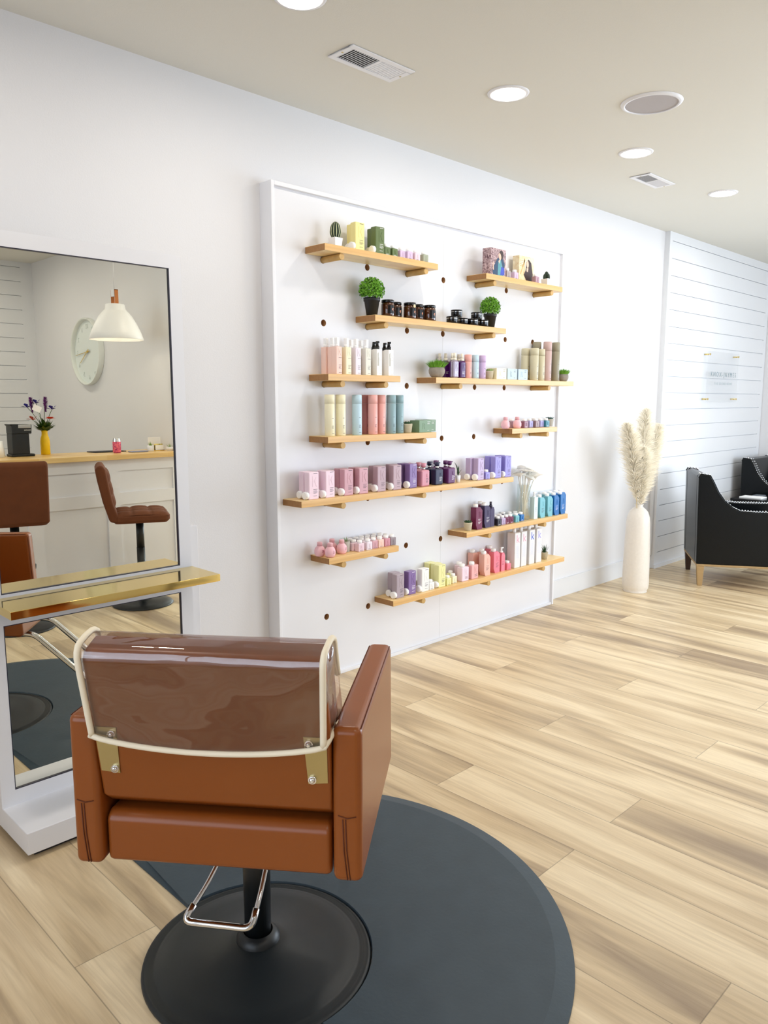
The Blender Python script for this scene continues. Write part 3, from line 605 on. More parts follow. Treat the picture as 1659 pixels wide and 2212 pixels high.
        for a, r, z0, z1, w in ((2.6, .020, .04, .118, .012), (.6, .022, .04, .09, .012), (4.2, .014, .04, .10, .010), (1.7, .01, .04, .105, .011), (5.4, .02, .035, .075, .011)):
            d = Vector((math.cos(a), math.sin(a), 0)); s = Vector((-math.sin(a), math.cos(a), 0)); vs = []
            for k in range(7):
                q = k/6; wid = w*math.sin(PI*min(q*.95+.05, 1))**.8*.5; c = d*r*q*q+Vector((0, 0, z0+(z1-z0)*q)); vs += [c-s*wid, c+s*wid, c+d*.0025]
            fs = []
            for k in range(6): fs += [(3*k, 3*k+2, 3*k+5, 3*k+3), (3*k+2, 3*k+1, 3*k+4, 3*k+5), (3*k+1, 3*k, 3*k+3, 3*k+4)]
            l.add(vs, fs, True)
        l.build('succulent', LEAFM[2], t)
    elif kind == 'pot_grass':
        t = root('potted_air_plant', 'potted plant'); MB().lathe([(.0001, 0), (.018, 0), (.0185, .002), (.0195, .056), (.0175, .056), (.0001, .052)], 24).build('pot', greypot, t)
        blades(MB(), (0, 0, .052), 26, .006, .03, .0028, 1.1, seed=4).build('air_plant', LEAFM[3], t)
    elif kind == 'pot_spiky':
        t = root('potted_aloe', 'potted plant'); MB().lathe([(.0001, 0), (.019, 0), (.0255, .044), (.0265, .046), (.0265, .05), (.023, .05), (.0001, .045)], 28).build('pot', beigepot, t)
        blades(MB(), (0, 0, .045), 20, .012, .062, .008, .55, seed=9).build('aloe', LEAFM[2], t)
    elif kind == 'bush':
        t = root('potted_bush', 'potted plant'); MB().lathe([(.0001, 0), (.028, 0), (.0395, .072), (.043, .073), (.044, .09), (.041, .09), (.0001, .084)], 36).build('pot', blackpot, t)
        l = MB(); rd = random.Random(11); C_ = Vector((0, 0, .130))
        for i in range(1700):
            z = rd.uniform(-.62, 1); a = rd.random()*2*PI; q = math.sqrt(max(1-z*z, 0)); d = Vector((q*math.cos(a), q*math.sin(a), z)); R_ = .062*rd.uniform(.6, 1.04)
            p = C_+Vector((d.x*R_, d.y*R_, d.z*R_*.95)); s = d.orthogonal().normalized(); s = Matrix.Rotation(rd.random()*6.28, 3, d) @ s; u = (d*.55+s*.8).normalized(); w = d.cross(s).normalized()*.0046; L_ = .0125*rd.uniform(.7, 1.2)
            l.add([p, p+u*L_*.5+w, p+u*L_, p+u*L_*.5-w], [(0, 1, 2, 3)], True)
        l.build('foliage', LEAFM[0], t, fixn=False)
    elif kind == 'bowl':
        t = root('potted_grass', 'potted plant'); MB().lathe([(.0001, 0), (.026, 0), (.036, .008), (.0455, .026), (.0465, .04), (.042, .056), (.039, .056), (.0001, .05)], 36).build('pot', stone, t)
        l = MB(); blades(l, (0, 0, .048), 520, .036, .056, .0046, .62, seed=3); l.build('grass', LEAFM[1], t, fixn=False)
    elif kind == 'cactus_pot':
        t = root('potted_cactus', 'potted plant'); tapered_square(MB(), .040, .05, .046).build('pot', M['white'], t); c = MB(); ribbed(c, (0, 0, .04), .0285, .083, 12); c.build('cactus', [cactg, cacts], t)
    elif kind == 'cactus_small':
        t = root('potted_cactus', 'potted plant'); tapered_square(MB(), .040, .052, .046).build('pot', M['white'], t); c = MB()
        for x, y, r, h in ((0, 0, .016, .056), (-.018, .004, .009, .038), (.016, -.006, .009, .042), (.006, .016, .009, .04), (-.006, -.016, .008, .034)): ribbed(c, (x, y, .04), r, h, 8, 32, 8)
        c.build('cactus', [cactg, cacts], t)
    elif kind == 'glass_vase':
        t = root('glass_vase', 'vase'); MB().lathe([(.0001, 0), (.043, 0), (.045, .003), (.045, .235), (.0425, .235), (.0425, .006), (.0001, .006)], 40).build('vessel', M['glass'], t)
    return t
GROUPS = dict(box='box shaped bottles on the wall shelves', mini='mini bottles on the wall shelves', ang='bottles with cut corners on the wall shelves', spray='spray bottles with white sprayers', sprayblack='spray bottles with black sprayers', can='tall aerosol cans', shortcan='short aerosol cans', midcan='cream aerosol cans', tallcan='tallest aerosol cans', pump='pump bottles', round='pink round bottles', jar='amber jars', tin='black tins', tin2='black tins', carton='product cartons', spraypurple='purple clear spray bottles', sq='square bottles', kbox='tall white letter bottles', bush='round bushes in black pots', bowl='grass in stone bowls', picA='picture cartons', picB='picture cartons', pot_succ='small potted succulents', cactus_pot='potted cacti', cactus_small='potted cacti')
WD = dict(box=(.062, .04), mini=(.042, .034), sq=(.066, .042), ang=(.062, .042), spray=(.038, .036), sprayblack=(.038, .036), pump=(.066, .04), carton=(.1, .07), kbox=(.062, .062), picA=(.15, .06), picB=(.16, .05), spraypurple=(.045, .03), slimspray=(.038, .034), tallpump=(.042, .036), slimpump=(.038, .034))
SAMEPROTO = ('box', 'mini', 'sq', 'ang', 'spray', 'sprayblack', 'can', 'shortcan', 'midcan', 'tallcan', 'pump', 'round', 'carton')
ITEMS = [
(1,'cactus_pot','',0.0059,-0.09,'round ribbed cactus with pale stripes in a square white pot, top left shelf'),
(1,'box','yellow',0.125,-0.078,'yellow box bottle standing behind another yellow one on the top left shelf'),
(1,'box','yellow',0.1043,-0.128,'front yellow box bottle beside the cactus on the top left shelf'),
(1,'box','olive',0.2659,-0.078,'dark green box bottle standing behind its green twin on the top left shelf'),
(1,'box','olive',0.2446,-0.128,'front green box bottle in the middle of the top left shelf'),
(1,'mini','olive',0.3091,-0.128,'mini green bottle right beside the green box bottles on the top left shelf'),
(1,'mini','olive',0.3638,-0.128,'mini green bottle next to the lilac minis on the top left shelf'),
(1,'mini','lilac',0.4351,-0.115,'first lilac mini bottle right of the green minis on the top left shelf'),
(1,'mini','lilac',0.478,-0.128,'second, nearer lilac mini bottle on the top left shelf'),
(1,'mini','palepink',0.5361,-0.128,'pale pink mini bottle on the top left shelf'),
(1,'mini','greygreen',0.6018,-0.128,'grey green mini bottle alone at the right end of the top left shelf'),
(2,'picA','',1.1803,-0.135,'colour carton printed with a person in a blue jacket on reddish foliage'),
(2,'picB','',1.5509,-0.075,'cream carton printed with a person with very long dark hair'),
(2,'mini','taupe',1.3535,-0.128,'taupe mini bottle just right of the blue jacket carton'),
(2,'mini','lilac',1.4325,-0.128,'lilac mini bottle in front of the cream carton'),
(2,'mini','mauve',1.6598,-0.128,'mauve mini bottle beside the small cactus on the top right shelf'),
(2,'cactus_small','',1.8354,-0.09,'small clump of dark cactus in a white square pot, top right shelf'),
(3,'bush','',0.2556,-0.085,'round leafy bush in a black pot at the left end of the second shelf'),
(3,'jar','',0.357,-0.1,'amber jar with dark label closest to the left bush'),
(3,'jar','',0.4548,-0.06,'amber jar half hidden behind the leftmost amber jar'),
(3,'jar','tag',0.5258,-0.1,'amber jar with a small round cream seal on its lid edge'),
(3,'jar','',0.6137,-0.075,'amber jar set back between two front amber jars'),
(3,'jar','',0.6846,-0.1,'rightmost amber jar on the second shelf'),
(3,'tin','',0.8776,-0.1,'black tin at the left of the bottom row of tins'),
(3,'tin','',0.9975,-0.08,'second black tin from the left in the bottom row'),
(3,'tin','',1.0644,-0.1,'third black tin from the left in the bottom row'),
(3,'tin','',1.1626,-0.1,'black tin beside the right black pot, end of the bottom row'),
(3,'tin2','',0.935,-0.085,'black tin stacked on the left pair of tins'),
(3,'tin2','',1.1183,-0.085,'black tin stacked on the right pair of tins'),
(3,'bush','small',1.2646,-0.075,'round leafy bush in a black pot at the right end of the second shelf'),
(4,'spray','peach',-0.0381,-0.0574,'leftmost peach spray bottle, behind two others'),
(4,'spray','peach',-0.0273,-0.0943,'middle one of the three peach spray bottles'),
(4,'spray','peach',-0.0312,-0.1313,'front peach spray bottle'),
(4,'spray','cream',0.0353,-0.128,'cream yellow spray bottle with white sprayer'),
(4,'spray','palelilac',0.1178,-0.072,'pale lilac spray bottle half hidden behind its twin'),
(4,'spray','palelilac',0.1007,-0.128,'front pale lilac spray bottle with white sprayer'),
(4,'spray','beige',0.1874,-0.072,'beige spray bottle with white sprayer, behind its twin'),
(4,'spray','beige',0.1706,-0.128,'front beige spray bottle with white sprayer'),
(4,'sprayblack','white',0.2816,-0.07,'white spray bottle with black sprayer, back left of four'),
(4,'sprayblack','white',0.2501,-0.128,'white spray bottle with black sprayer and grey arch mark'),
(4,'sprayblack','white',0.3611,-0.07,'white spray bottle with black sprayer, back right of four'),
(4,'sprayblack','white',0.3362,-0.128,'white spray bottle with black sprayer at the right end of its shelf'),
(5,'can','cream',-0.0518,-0.1,'leftmost tall cream aerosol can'),
(5,'can','cream',0.0208,-0.1,'second tall cream aerosol can'),
(5,'can','skyblue',0.1333,-0.1,'tall light blue aerosol can'),
(5,'can','rose',0.2342,-0.051,'dark rose aerosol can behind, next to the light blue can'),
(5,'can','salmon',0.2425,-0.104,'salmon pink aerosol can with barcode side, front'),
(5,'can','salmon',0.3209,-0.085,'narrow looking salmon pink aerosol can beside the teal cans'),
(5,'can','teal',0.3834,-0.1,'grey teal aerosol can with barcode side'),
(5,'can','teal',0.4592,-0.085,'grey teal aerosol can next to the small succulent'),
(5,'pot_succ','',0.5131,-0.1,'small beige pot with dark succulent beside green cartons'),
(5,'carton','sage',0.6781,-0.072,'green carton standing behind another green carton'),
(5,'carton','sage',0.5703,-0.135,'front green carton at the right end of the tall can shelf'),
(6,'bowl','',0.7568,-0.095,'bright grass in a wide stone bowl at the left end of the wide shelf'),
(6,'spraypurple','purple',0.864,-0.0628,'deep purple clear spray bottle just right of the stone bowl'),
(6,'spraypurple','purple',0.8902,-0.0936,'purple clear spray bottle in front of the bowl side, second of the group'),
(6,'spraypurple','clear',0.8689,-0.128,'clear lilac spray bottle at the front of the purple group'),
(6,'spraypurple','purple',0.9831,-0.06,'purple clear spray bottle half behind the clear one'),
(6,'spraypurple','purple',0.9615,-0.105,'purple clear spray bottle nearest the small salmon can'),
(6,'spraypurple','purple',0.846,-0.032,'purple clear spray bottle at the back, behind the stone bowl'),
(6,'shortcan','salmon',1.0294,-0.1,'short salmon pink aerosol can on the wide shelf'),
(6,'shortcan','skyblue',1.097,-0.1,'short light blue aerosol can on the wide shelf'),
(6,'shortcan','orchid',1.1635,-0.1,'short lilac aerosol can on the wide shelf'),
(6,'pot_succ','green',1.2346,-0.1,'small beige pot with pale green succulent beside the cream carton'),
(6,'carton','cream',1.2626,-0.135,'cream carton on the wide shelf'),
(6,'carton','greyblue',1.3732,-0.135,'grey blue carton beside the cream carton'),
(6,'carton','paleblue',1.4874,-0.135,'pale blue carton beside the tall cream cans'),
(6,'midcan','khaki',1.679,-0.0515,'cream aerosol can set back, left of two front cream cans'),
(6,'midcan','khaki',1.6968,-0.1085,'front cream aerosol can before the taller cans'),
(6,'midcan','khaki',1.7997,-0.0885,'cream aerosol can touching the tall dusty pink can'),
(6,'tallcan','darkkhaki',1.8364,-0.0315,'tall olive aerosol can behind the cream cans'),
(6,'tallcan','dustypink',1.8584,-0.1,'tall dusty pink aerosol can'),
(6,'tallcan','darkkhaki',1.9564,-0.1,'tall olive aerosol can at the board edge'),
(6,'bowl','small',2.0595,-0.1,'bright grass in a small round stone pot at the right end of the wide shelf'),
(7,'round','pink',1.3975,-0.11,'left pink round bottle on the small right shelf'),
(7,'round','pink',1.5222,-0.11,'right pink round bottle on the small right shelf'),
(7,'mini','mauve',1.5184,-0.07,'mauve mini bottle behind the two pink round bottles'),
(7,'mini','plum',1.5782,-0.128,'plum mini bottle right of the pink round bottles'),
(7,'mini','violetblue',1.6546,-0.115,'violet blue mini bottle left of the brown one on the small right shelf'),
(7,'mini','brownmauve',1.7061,-0.128,'brownish mauve mini bottle on the small right shelf'),
(7,'mini','violetblue',1.7835,-0.112,'violet blue mini bottle right of the brown one on the small right shelf'),
(7,'mini','tealblue',1.8265,-0.128,'teal blue mini bottle at the end of the small right shelf'),
(7,'mini','taupe',1.7822,-0.06,'taupe mini bottle set back on the small right shelf'),
(7,'pot_succ','spiky',1.9862,-0.05,'spiky dark succulent in a grey pot on the small right shelf'),
(8,'box','pinkwhite',-0.2061,-0.078,'palest pink box bottle at the back left end of the longest shelf'),
(8,'box','pinkwhite',-0.2118,-0.128,'palest pink box bottle at the front left end of the longest shelf'),
(8,'box','pinkwhite',-0.0973,-0.0885,'palest pink box bottle behind the second front one'),
(8,'box','pinkwhite',-0.1083,-0.1295,'second front palest pink box bottle, beside the rose ones'),
(8,'box','rosebox',0.0282,-0.075,'dusty rose box bottle standing behind, first rose pair'),
(8,'box','rosebox',0.0187,-0.128,'front dusty rose box bottle of the first rose pair'),
(8,'box','rosebox',0.1266,-0.075,'dusty rose box bottle standing behind, second rose pair'),
(8,'box','rosebox',0.124,-0.128,'front dusty rose box bottle of the second rose pair'),
(8,'box','mauvebox',0.2747,-0.075,'mauve box bottle standing behind, first mauve pair'),
(8,'box','mauvebox',0.2557,-0.128,'front mauve box bottle of the first mauve pair'),
(8,'box','mauvebox',0.4047,-0.075,'mauve box bottle standing behind, second mauve pair'),
(8,'box','mauvebox',0.3755,-0.128,'front mauve box bottle of the second mauve pair'),
(8,'box','purplebox',0.495,-0.075,'purple box bottle standing behind its twin on the longest shelf'),
(8,'box','purplebox',0.5014,-0.128,'front purple box bottle left of the pump bottles on the longest shelf'),
(8,'pump','pinkpump',0.603,-0.128,'pink pump bottle nearest the viewer in the pump row'),
(8,'pump','pinkpump',0.5579,-0.062,'pink pump bottle, back left, only its head showing'),
(8,'pump','pinkpump',0.6249,-0.068,'pink pump bottle behind the front pink one'),
(8,'pump','navy',0.7192,-0.128,'front navy pump bottle'),
(8,'pump','navy',0.7195,-0.068,'navy pump bottle behind the front navy one'),
(8,'pump','magenta',0.8291,-0.128,'front magenta pump bottle'),
(8,'pump','magenta',0.8049,-0.042,'magenta pump bottle at the back, behind the navy ones'),
(8,'pump','magenta',0.8452,-0.0828,'magenta pump bottle behind the front magenta one'),
(8,'pot_leaf','',0.9385,-0.11,'broad leaved succulent in a small white pot among the pump bottles'),
(8,'box','lilacbox',1.0821,-0.0885,'lilac box bottle standing behind its lilac twin near the shelf end'),
(8,'box','lilacbox',1.1029,-0.1295,'front lilac box bottle near the right end of the longest shelf'),
(8,'mini','periwinkle',1.1852,-0.128,'periwinkle mini bottle between lilac and blue box bottles'),
(8,'box','periwinkle',1.294,-0.07,'periwinkle box bottle standing behind, first blue pair'),
(8,'box','periwinkle',1.2786,-0.128,'front periwinkle box bottle of the first blue pair'),
(8,'box','periwinkle',1.3968,-0.07,'periwinkle box bottle standing behind, second blue pair'),
(8,'box','periwinkle',1.3837,-0.128,'front periwinkle box bottle at the right end of the longest shelf'),
(9,'round','pink',-0.0964,-0.0641,'leftmost pink round bottle of the four, small lower left shelf'),
(9,'round','pink',-0.0732,-0.119,'pink round bottle closest to the front edge, small lower left shelf'),
(9,'round','pink',0.0098,-0.0375,'pink round bottle at the back of the four'),
(9,'round','pink',0.0285,-0.0925,'pink round bottle beside the grey pot'),
(9,'pot_grass','',0.0801,-0.07,'grey cylindrical pot with spiky air plant between bottles'),
(9,'mini','taupe',0.111,-0.0594,'pale taupe mini bottle just right of the grey pot'),
(9,'mini','pinkwhite',0.1049,-0.0944,'pale pink framed mini bottle left of the front corner one'),
(9,'mini','pinkframe',0.1148,-0.1293,'pale pink mini bottle nearest the viewer in the mini rows'),
(9,'mini','palelilac',0.1754,-0.128,'pale lilac mini bottle second in the front row'),
(9,'mini','rosebox',0.2225,-0.122,'rose mini bottle third in the front row'),
(9,'mini','peach',0.269,-0.122,'peach mini bottle fourth in the front row'),
(9,'mini','rosepink',0.3169,-0.122,'deeper rose mini bottle fifth in the front row'),
(9,'mini','greymauve',0.3616,-0.122,'grey mauve mini bottle at the right end of the front row'),
(9,'mini','palelilac',0.1687,-0.085,'pale lilac mini bottle in the middle row, first'),
(9,'mini','palelilac',0.2165,-0.08,'pale lilac mini bottle in the middle row, second'),
(9,'mini','rosebox',0.263,-0.08,'rose mini bottle in the middle row, third'),
(9,'mini','peach',0.3121,-0.08,'peach mini bottle in the middle row, fourth'),
(9,'mini','mauve',0.3554,-0.08,'mauve mini bottle in the middle row, last'),
(9,'mini','mauve',0.168,-0.045,'mauve mini bottle in the back row, first from the left'),
(9,'mini','palelilac',0.212,-0.04,'pale lilac mini bottle in the back row, second from the left'),
(9,'mini','mauve',0.259,-0.04,'mauve mini bottle in the back row, third from the left'),
(9,'mini','taupe',0.3066,-0.04,'taupe mini bottle in the back row, fourth from the left'),
(9,'mini','mauve',0.3496,-0.04,'mauve mini bottle in the back row, fifth from the left'),
(10,'pot_succ','',1.0523,-0.1,'beige stone pot with dark rosette succulent at the left end of the lower right shelf'),
(10,'ang','burgundy',1.0955,-0.128,'burgundy bottle with cut corners'),
(10,'ang','burgundy',1.2274,-0.06,'burgundy bottle behind its twin'),
(10,'ang','violet',1.1887,-0.12,'dark violet bottle with cut corners'),
(10,'slimspray','violet',1.2526,-0.12,'slim dark violet spray bottle'),
(10,'mini','darkslate',1.3151,-0.128,'dark slate mini bottle beside the violet spray bottle'),
(10,'mini','lilacbox',1.364,-0.125,'lilac mini bottle in the front of the lower right shelf'),
(10,'mini','burgundy',1.4068,-0.125,'burgundy mini bottle left of its twin'),
(10,'mini','burgundy',1.4498,-0.125,'burgundy mini bottle right of its twin'),
(10,'mini','darkslate',1.3478,-0.075,'dark slate mini bottle in the back row on the lower right shelf'),
(10,'mini','lilacbox',1.4054,-0.075,'lilac mini bottle in the back row on the lower right shelf'),
(10,'mini','navy',1.4913,-0.04,'navy mini bottle at the back near the glass vase'),
(10,'mini','mintwhite',1.5341,-0.06,'mint white mini bottle at the back near the glass vase'),
(10,'mini','turquoise',1.5096,-0.128,'turquoise mini bottle at the foot of the glass vase'),
(10,'mini','blue',1.5741,-0.12,'blue mini bottle at the foot of the glass vase'),
(10,'mini','mintwhite',1.5771,-0.075,'mint white mini bottle behind the turquoise mini'),
(10,'glass_vase','',1.6649,-0.075,'tall clear glass vase on the lower right shelf'),
(10,'tallpump','mintwhite',1.7166,-0.128,'pale mint pump bottle beside the glass vase'),
(10,'ang','turquoise',1.7831,-0.128,'first turquoise bottle with cut corners, beside the mint pump'),
(10,'ang','turquoise',1.8745,-0.128,'second turquoise bottle with cut corners, beside the blue ones'),
(10,'ang','blue',1.9547,-0.128,'first blue bottle with cut corners, beside the turquoise ones'),
(10,'ang','blue',2.0338,-0.128,'last blue bottle with cut corners at the shelf end'),
(10,'ang','turquoise',1.9447,-0.06,'turquoise bottle standing behind the first turquoise one'),
(10,'ang','turquoise',2.0112,-0.06,'turquoise bottle standing behind the second turquoise one'),
(10,'ang','blue',2.086,-0.06,'blue bottle standing behind the first blue one'),
(10,'ang','blue',2.149,-0.06,'blue bottle standing behind the last blue one'),
(11,'box','mauvegrey',0.4181,-0.078,'mauve grey box bottle at the back left end of the bottom shelf'),
(11,'box','mauvegrey',0.4019,-0.128,'mauve grey box bottle at the front left end of the bottom shelf'),
(11,'box','purplebox',0.5067,-0.12,'purple box bottle on the bottom shelf'),
(11,'box','whitebox',0.6093,-0.128,'white box bottle on the bottom shelf'),
(11,'mini','taupe',0.6663,-0.06,'taupe mini bottle half hidden behind the white box bottle'),
(11,'mini','whitebox',0.6762,-0.128,'white mini bottle beside the white box bottle'),
(11,'box','lemon',0.7628,-0.042,'lemon box bottle at the very back of its group'),
(11,'box','lemon',0.7711,-0.085,'lemon box bottle in the middle of its group'),
(11,'box','lemon',0.7556,-0.128,'front lemon box bottle'),
(11,'mini','lemon',0.8301,-0.128,'lemon mini bottle at the front'),
(11,'mini','lemon',0.9398,-0.06,'lemon mini bottle behind the front lemon mini'),
(11,'mini','cream',0.8914,-0.12,'cream mini bottle beside the lemon minis'),
(11,'sq','palepink',1.0065,-0.075,'pale pink square bottle set back behind the lilac pink one'),
(11,'sq','pinkwhite',0.9701,-0.128,'lilac pink square bottle at the front of the bottom shelf'),
(11,'sq','salmonpink',1.0631,-0.128,'salmon pink square bottle at the front of the bottom shelf'),
(11,'ang','peachbottle',1.1693,-0.05,'peach bottle with cut corners at the back left of its group'),
(11,'ang','peachbottle',1.2324,-0.075,'peach bottle with cut corners in the middle of its group'),
(11,'ang','peachbottle',1.1853,-0.128,'front peach bottle with cut corners'),
(11,'ang','coral',1.3553,-0.045,'coral pink bottle with cut corners at the back'),
(11,'ang','coral',1.295,-0.12,'front coral pink bottle with cut corners'),
(11,'slimpump','coral',1.3745,-0.12,'slim coral pink pump bottle'),
(11,'mini','coral',1.4284,-0.128,'coral mini bottle beside the tall white letter bottles'),
(11,'kbox','kpink',1.5068,-0.128,'tall white bottle with pale pink letter k, leftmost of four'),
(11,'kbox','kpink',1.5812,-0.128,'tall white bottle with pale pink letter k, second of four'),
(11,'kbox','kblue',1.6731,-0.128,'tall white bottle with strong blue letter k'),
(11,'kbox','klilac',1.7555,-0.128,'tall white bottle with pale violet letter k, rightmost of four'),
(11,'pot_spiky','',1.9092,-0.09,'spiky aloe in a beige pot at the right end of the bottom shelf'),
]
for sid, kind, col, x, y, lab in ITEMS:
    w, d = WD.get(kind, (0, 0)); loc = Vector((x+w/2, y+d/2, STOP[sid]+.0003))
    if kind == 'tin2': loc.z += .0418
    key = kind if kind in SAMEPROTO or kind == 'tin' else kind+col
    if key not in PROTO: PROTO[key] = r = make_proto(kind, col)
    else: r = dup(PROTO[key], loc, 0)
    r.location = loc; r['label'] = lab
    g = GROUPS.get(kind)
    if g: r['group'] = g
    if col == 'small': r.scale = (.93, .93, .97) if kind == 'bush' else (.77, .77, .86)
    if kind in ('box', 'can', 'round'): r.rotation_euler.z = random.uniform(-.05, .05) if kind != 'round' else random.uniform(-.4, .3)
    if kind in SAMEPROTO:
        bm_ = cmat(HEX[col]); ik = ink_for(col)
        for ch in r.children:
            nm = ch.name.split('.')[0]
            if nm == 'body' or (nm == 'cap' and 'can' in kind) or (nm in ('cap', 'pump_head') and kind in ('round', 'pump')) or nm == 'flap_edge':
                ch.material_slots[0].link = 'OBJECT'; ch.material_slots[0].material = bm_ if not (nm == 'cap' and 'can' in kind) else cmat(HEX[col], .5)
                if nm == 'body' and len(ch.material_slots) > 1 and kind not in ('round', 'sprayblack'): ch.material_slots[1].link = 'OBJECT'; ch.material_slots[1].material = ik
# white flowers in the glass vase
vs_ = [it for it in ITEMS if it[1] == 'glass_vase'][0]; VX, VY, VZ = vs_[3], vs_[4], STOP[10]+.008
petal = mat('white_petal', 'f7f6f2', .6, vary=.06)
rd = random.Random(21)
fl = [(-.062, -.01, .30), (-.03, -.03, .325), (.0, .012, .335), (.035, -.025, .325), (.07, .0, .30), (-.045, .02, .31), (.02, -.045, .29), (.055, .02, .315), (.085, -.03, .28), (-.01, -.05, .275)]
wf = ['leftmost white blossom in the glass vase', 'white blossom second from left in the glass vase', 'tallest white blossom in the middle of the glass vase', 'white blossom right of the middle in the glass vase', 'white blossom leaning right in the glass vase', 'white blossom at the back left of the glass vase', 'low front white blossom in the middle of the glass vase', 'white blossom at the back right of the glass vase', 'rightmost drooping white blossom in the glass vase', 'lowest front white blossom in the glass vase']
for (dx, dy, h), lab in zip(fl, wf):
    t = thing('white_flower', lab, 'flower', (VX+dx*.25, VY+dy*.25, VZ), 0, 'white flowers in the glass vase')
    ax, ay = dx*.25, dy*.25
    MB().tube([(-ax*.5, -ay*.5, 0), (0, 0, h*.35), (dx*.35, dy*.35, h*.7), (dx-ax, dy-ay, h)], .0036, 8).build('stem', cmat('eceae0', .6), t)
    b = MB(); n = 14; c = Vector((dx-ax, dy-ay, h)); tilt = Matrix.Rotation(rd.uniform(-.35, .35), 4, 'X') @ Matrix.Rotation(rd.uniform(-.35, .35)+dx*3, 4, 'Y')
    prof = [(.003, -.028), (.006, -.018), (.014, -.008), (.030, 0), (.046, .003)]
    v = []; f = []
    for j, (r, z) in enumerate(prof):
        for k in range(n): a = 2*PI*k/n; q = r*(1+.22*math.sin(3*a+j)*(j/4)); v.append(c+(tilt @ Vector((q*math.cos(a), q*math.sin(a), z+.006*math.sin(2*a+1)*(j/4)))))
    for j in range(4):
        for k in range(n): f.append((j*n+k, j*n+(k+1) % n, (j+1)*n+(k+1) % n, (j+1)*n+k))
    b.add(v, f, True); b.build('bloom', petal, t)
# ================================================================== styling station
t = thing('styling_station', 'white floor standing mirror station with polished brass shelf', 'mirror station', (0, 0, 0))
MB().box(-1.75, -1.05, -.57, -.30, 0, .02).build('plinth', M['dark'], t)
MB().box(-1.779, -1.021, -.597, -.272, .02, .096).build('base', M['white'], t, bevel=.003)
fr = MB(); y0, y1 = -.384, -.345
X0, X1, XI, XJ = -1.781, -1.023, -1.735, -1.073
fr.box(X0, XI, y0, y1, .096, 2.007).box(XJ, X1, y0, y1, .096, 2.007).box(XI, XJ, y0, y1, 1.957, 2.007).box(XI, XJ, y0, y1, .096, .151).box(XI, XJ, y0, y1, .730, .836)
fr.build('mirror_frame', M['white'], t)
for z0, z1, nm in ((.836, 1.957, 'upper'), (.151, .730, 'lower')):
    MB().quad((XI+.002, -.3775, z0+.002), (XJ-.002, -.3775, z0+.002), (XJ-.002, -.3775, z1-.002), (XI+.002, -.3775, z1-.002)).box(XI+.0005, XJ-.0005, -.377, -.372, z0+.0005, z1-.0005).build('mirror_glass', M['mirror'], t, fixn=False)
    e = MB(); w = .003
    for a in ((XI, XI+w, z0, z1), (XJ-w, XJ, z0, z1), (XI, XJ, z0, z0+w), (XI, XJ, z1-w, z1)): e.box(a[0], a[1], -.3835, -.3776, a[2], a[3])
    e.build('mirror_edge', M['mirror_edge'], t)
MB().box(-1.776, -1.021, -.584, -.3845, .799, .826).build('brass_shelf', M['gold'], t, bevel=.0012, seg=2)
MB().box(-1.76, -.955, -.325, -.285, .096, .975).build('rear_panel', M['white'], t, bevel=.002, seg=1)
# ================================================================== salon chair
OX, OY, TH = -1.509, -1.513, math.radians(51.4)
t = thing('salon_chair', 'tan leather salon chair with clear cover on its back, on black hydraulic base', 'chair', (OX, OY, 0), -TH)
BU, BW = -.030, .031
for s in (-1, 1):
    a, b = sorted((s*.2475, s*.3085))
    arm = MB().prism([(-.36, .497), (.212, .492), (.195, .829), (-.36, .831)], a, b, 'yz')
    o = arm.build('armrest', M['leather'], t, bevel=.016, seg=4)
    sm = MB(); out = s*.3087
    for q in (out, s*.2473):
        for (p0, p1) in (((-.347, .826), (.182, .824)), ((-.349, .515), (-.349, .81)), ((.192, .81), (.206, .51))):
            sm.tube([(q-(.0035*s if q == out else -.0035*s), p0[0], p0[1]+.0), (q-(.0035*s if q == out else -.0035*s), p1[0], p1[1])], .0011, 6)
    sm.tube([(a+.012, -.3602, .645), ((a+b)/2, -.3612, .640), (b-.012, -.3602, .644)], .0012, 6)
    sm.build('seam', M['seam'], o)
    zp = MB(); c = (a+b)/2-.006*1
    for dx in (-.0028, .0028): zp.tube([(c+dx, -.3606, .637), (c+dx+.002, -.3608, .57), (c+dx+.009, -.3603, .505)], .0013, 6)
    zp.build('zipper', M['seam'], o)
seat = MB().prism([(-.345, .500), (-.345, .600), (-.325, .613), (-.20, .605), (.285, .548), (.312, .532), (.315, .458), (.30, .452)], -.243, .243, 'yz')
o = seat.build('seat', M['leather'], t, bevel=.012, seg=3)
MB().prism([(-.345, .652), (-.402, .968), (-.392, .984), (-.345, .998), (-.325, .992), (-.225, .66), (-.225, .612), (-.315, .625)], -.2465, .2465, 'yz').build('backrest', M['leather'], t, bevel=.008, seg=4)
for s in (-1, 1):
    def rw(z): return -.345-(z-.652)*.1804-.0022
    p0, p1, p2, p3 = (s*.194, .816), (s*.241, .816), (s*.239, .712), (s*.199, .708)
    vs = [(u, rw(z), z) for u, z in (p0, p1, p2, p3)]+[(u, rw(z)+.003, z) for u, z in (p0, p1, p2, p3)]
    br = MB().add(vs, [(0, 1, 2, 3), (7, 6, 5, 4), (0, 4, 5, 1), (1, 5, 6, 2), (2, 6, 7, 3), (3, 7, 4, 0)]).build('bracket', M['steel'], t)
    for u, z in ((s*.205, .801), (s*.208, .719)):
        bo = MB(); bo.cyl((u, rw(z), z), (u, rw(z)-.004, z), .0085, n=20); bo.sphere((u, rw(z)-.004, z), .0065, sy=.8); bo.cyl((u, rw(z)-.008, z), (u, rw(z)-.0098, z), .003, n=6); bo.build('bolt', M['chrome'], br)
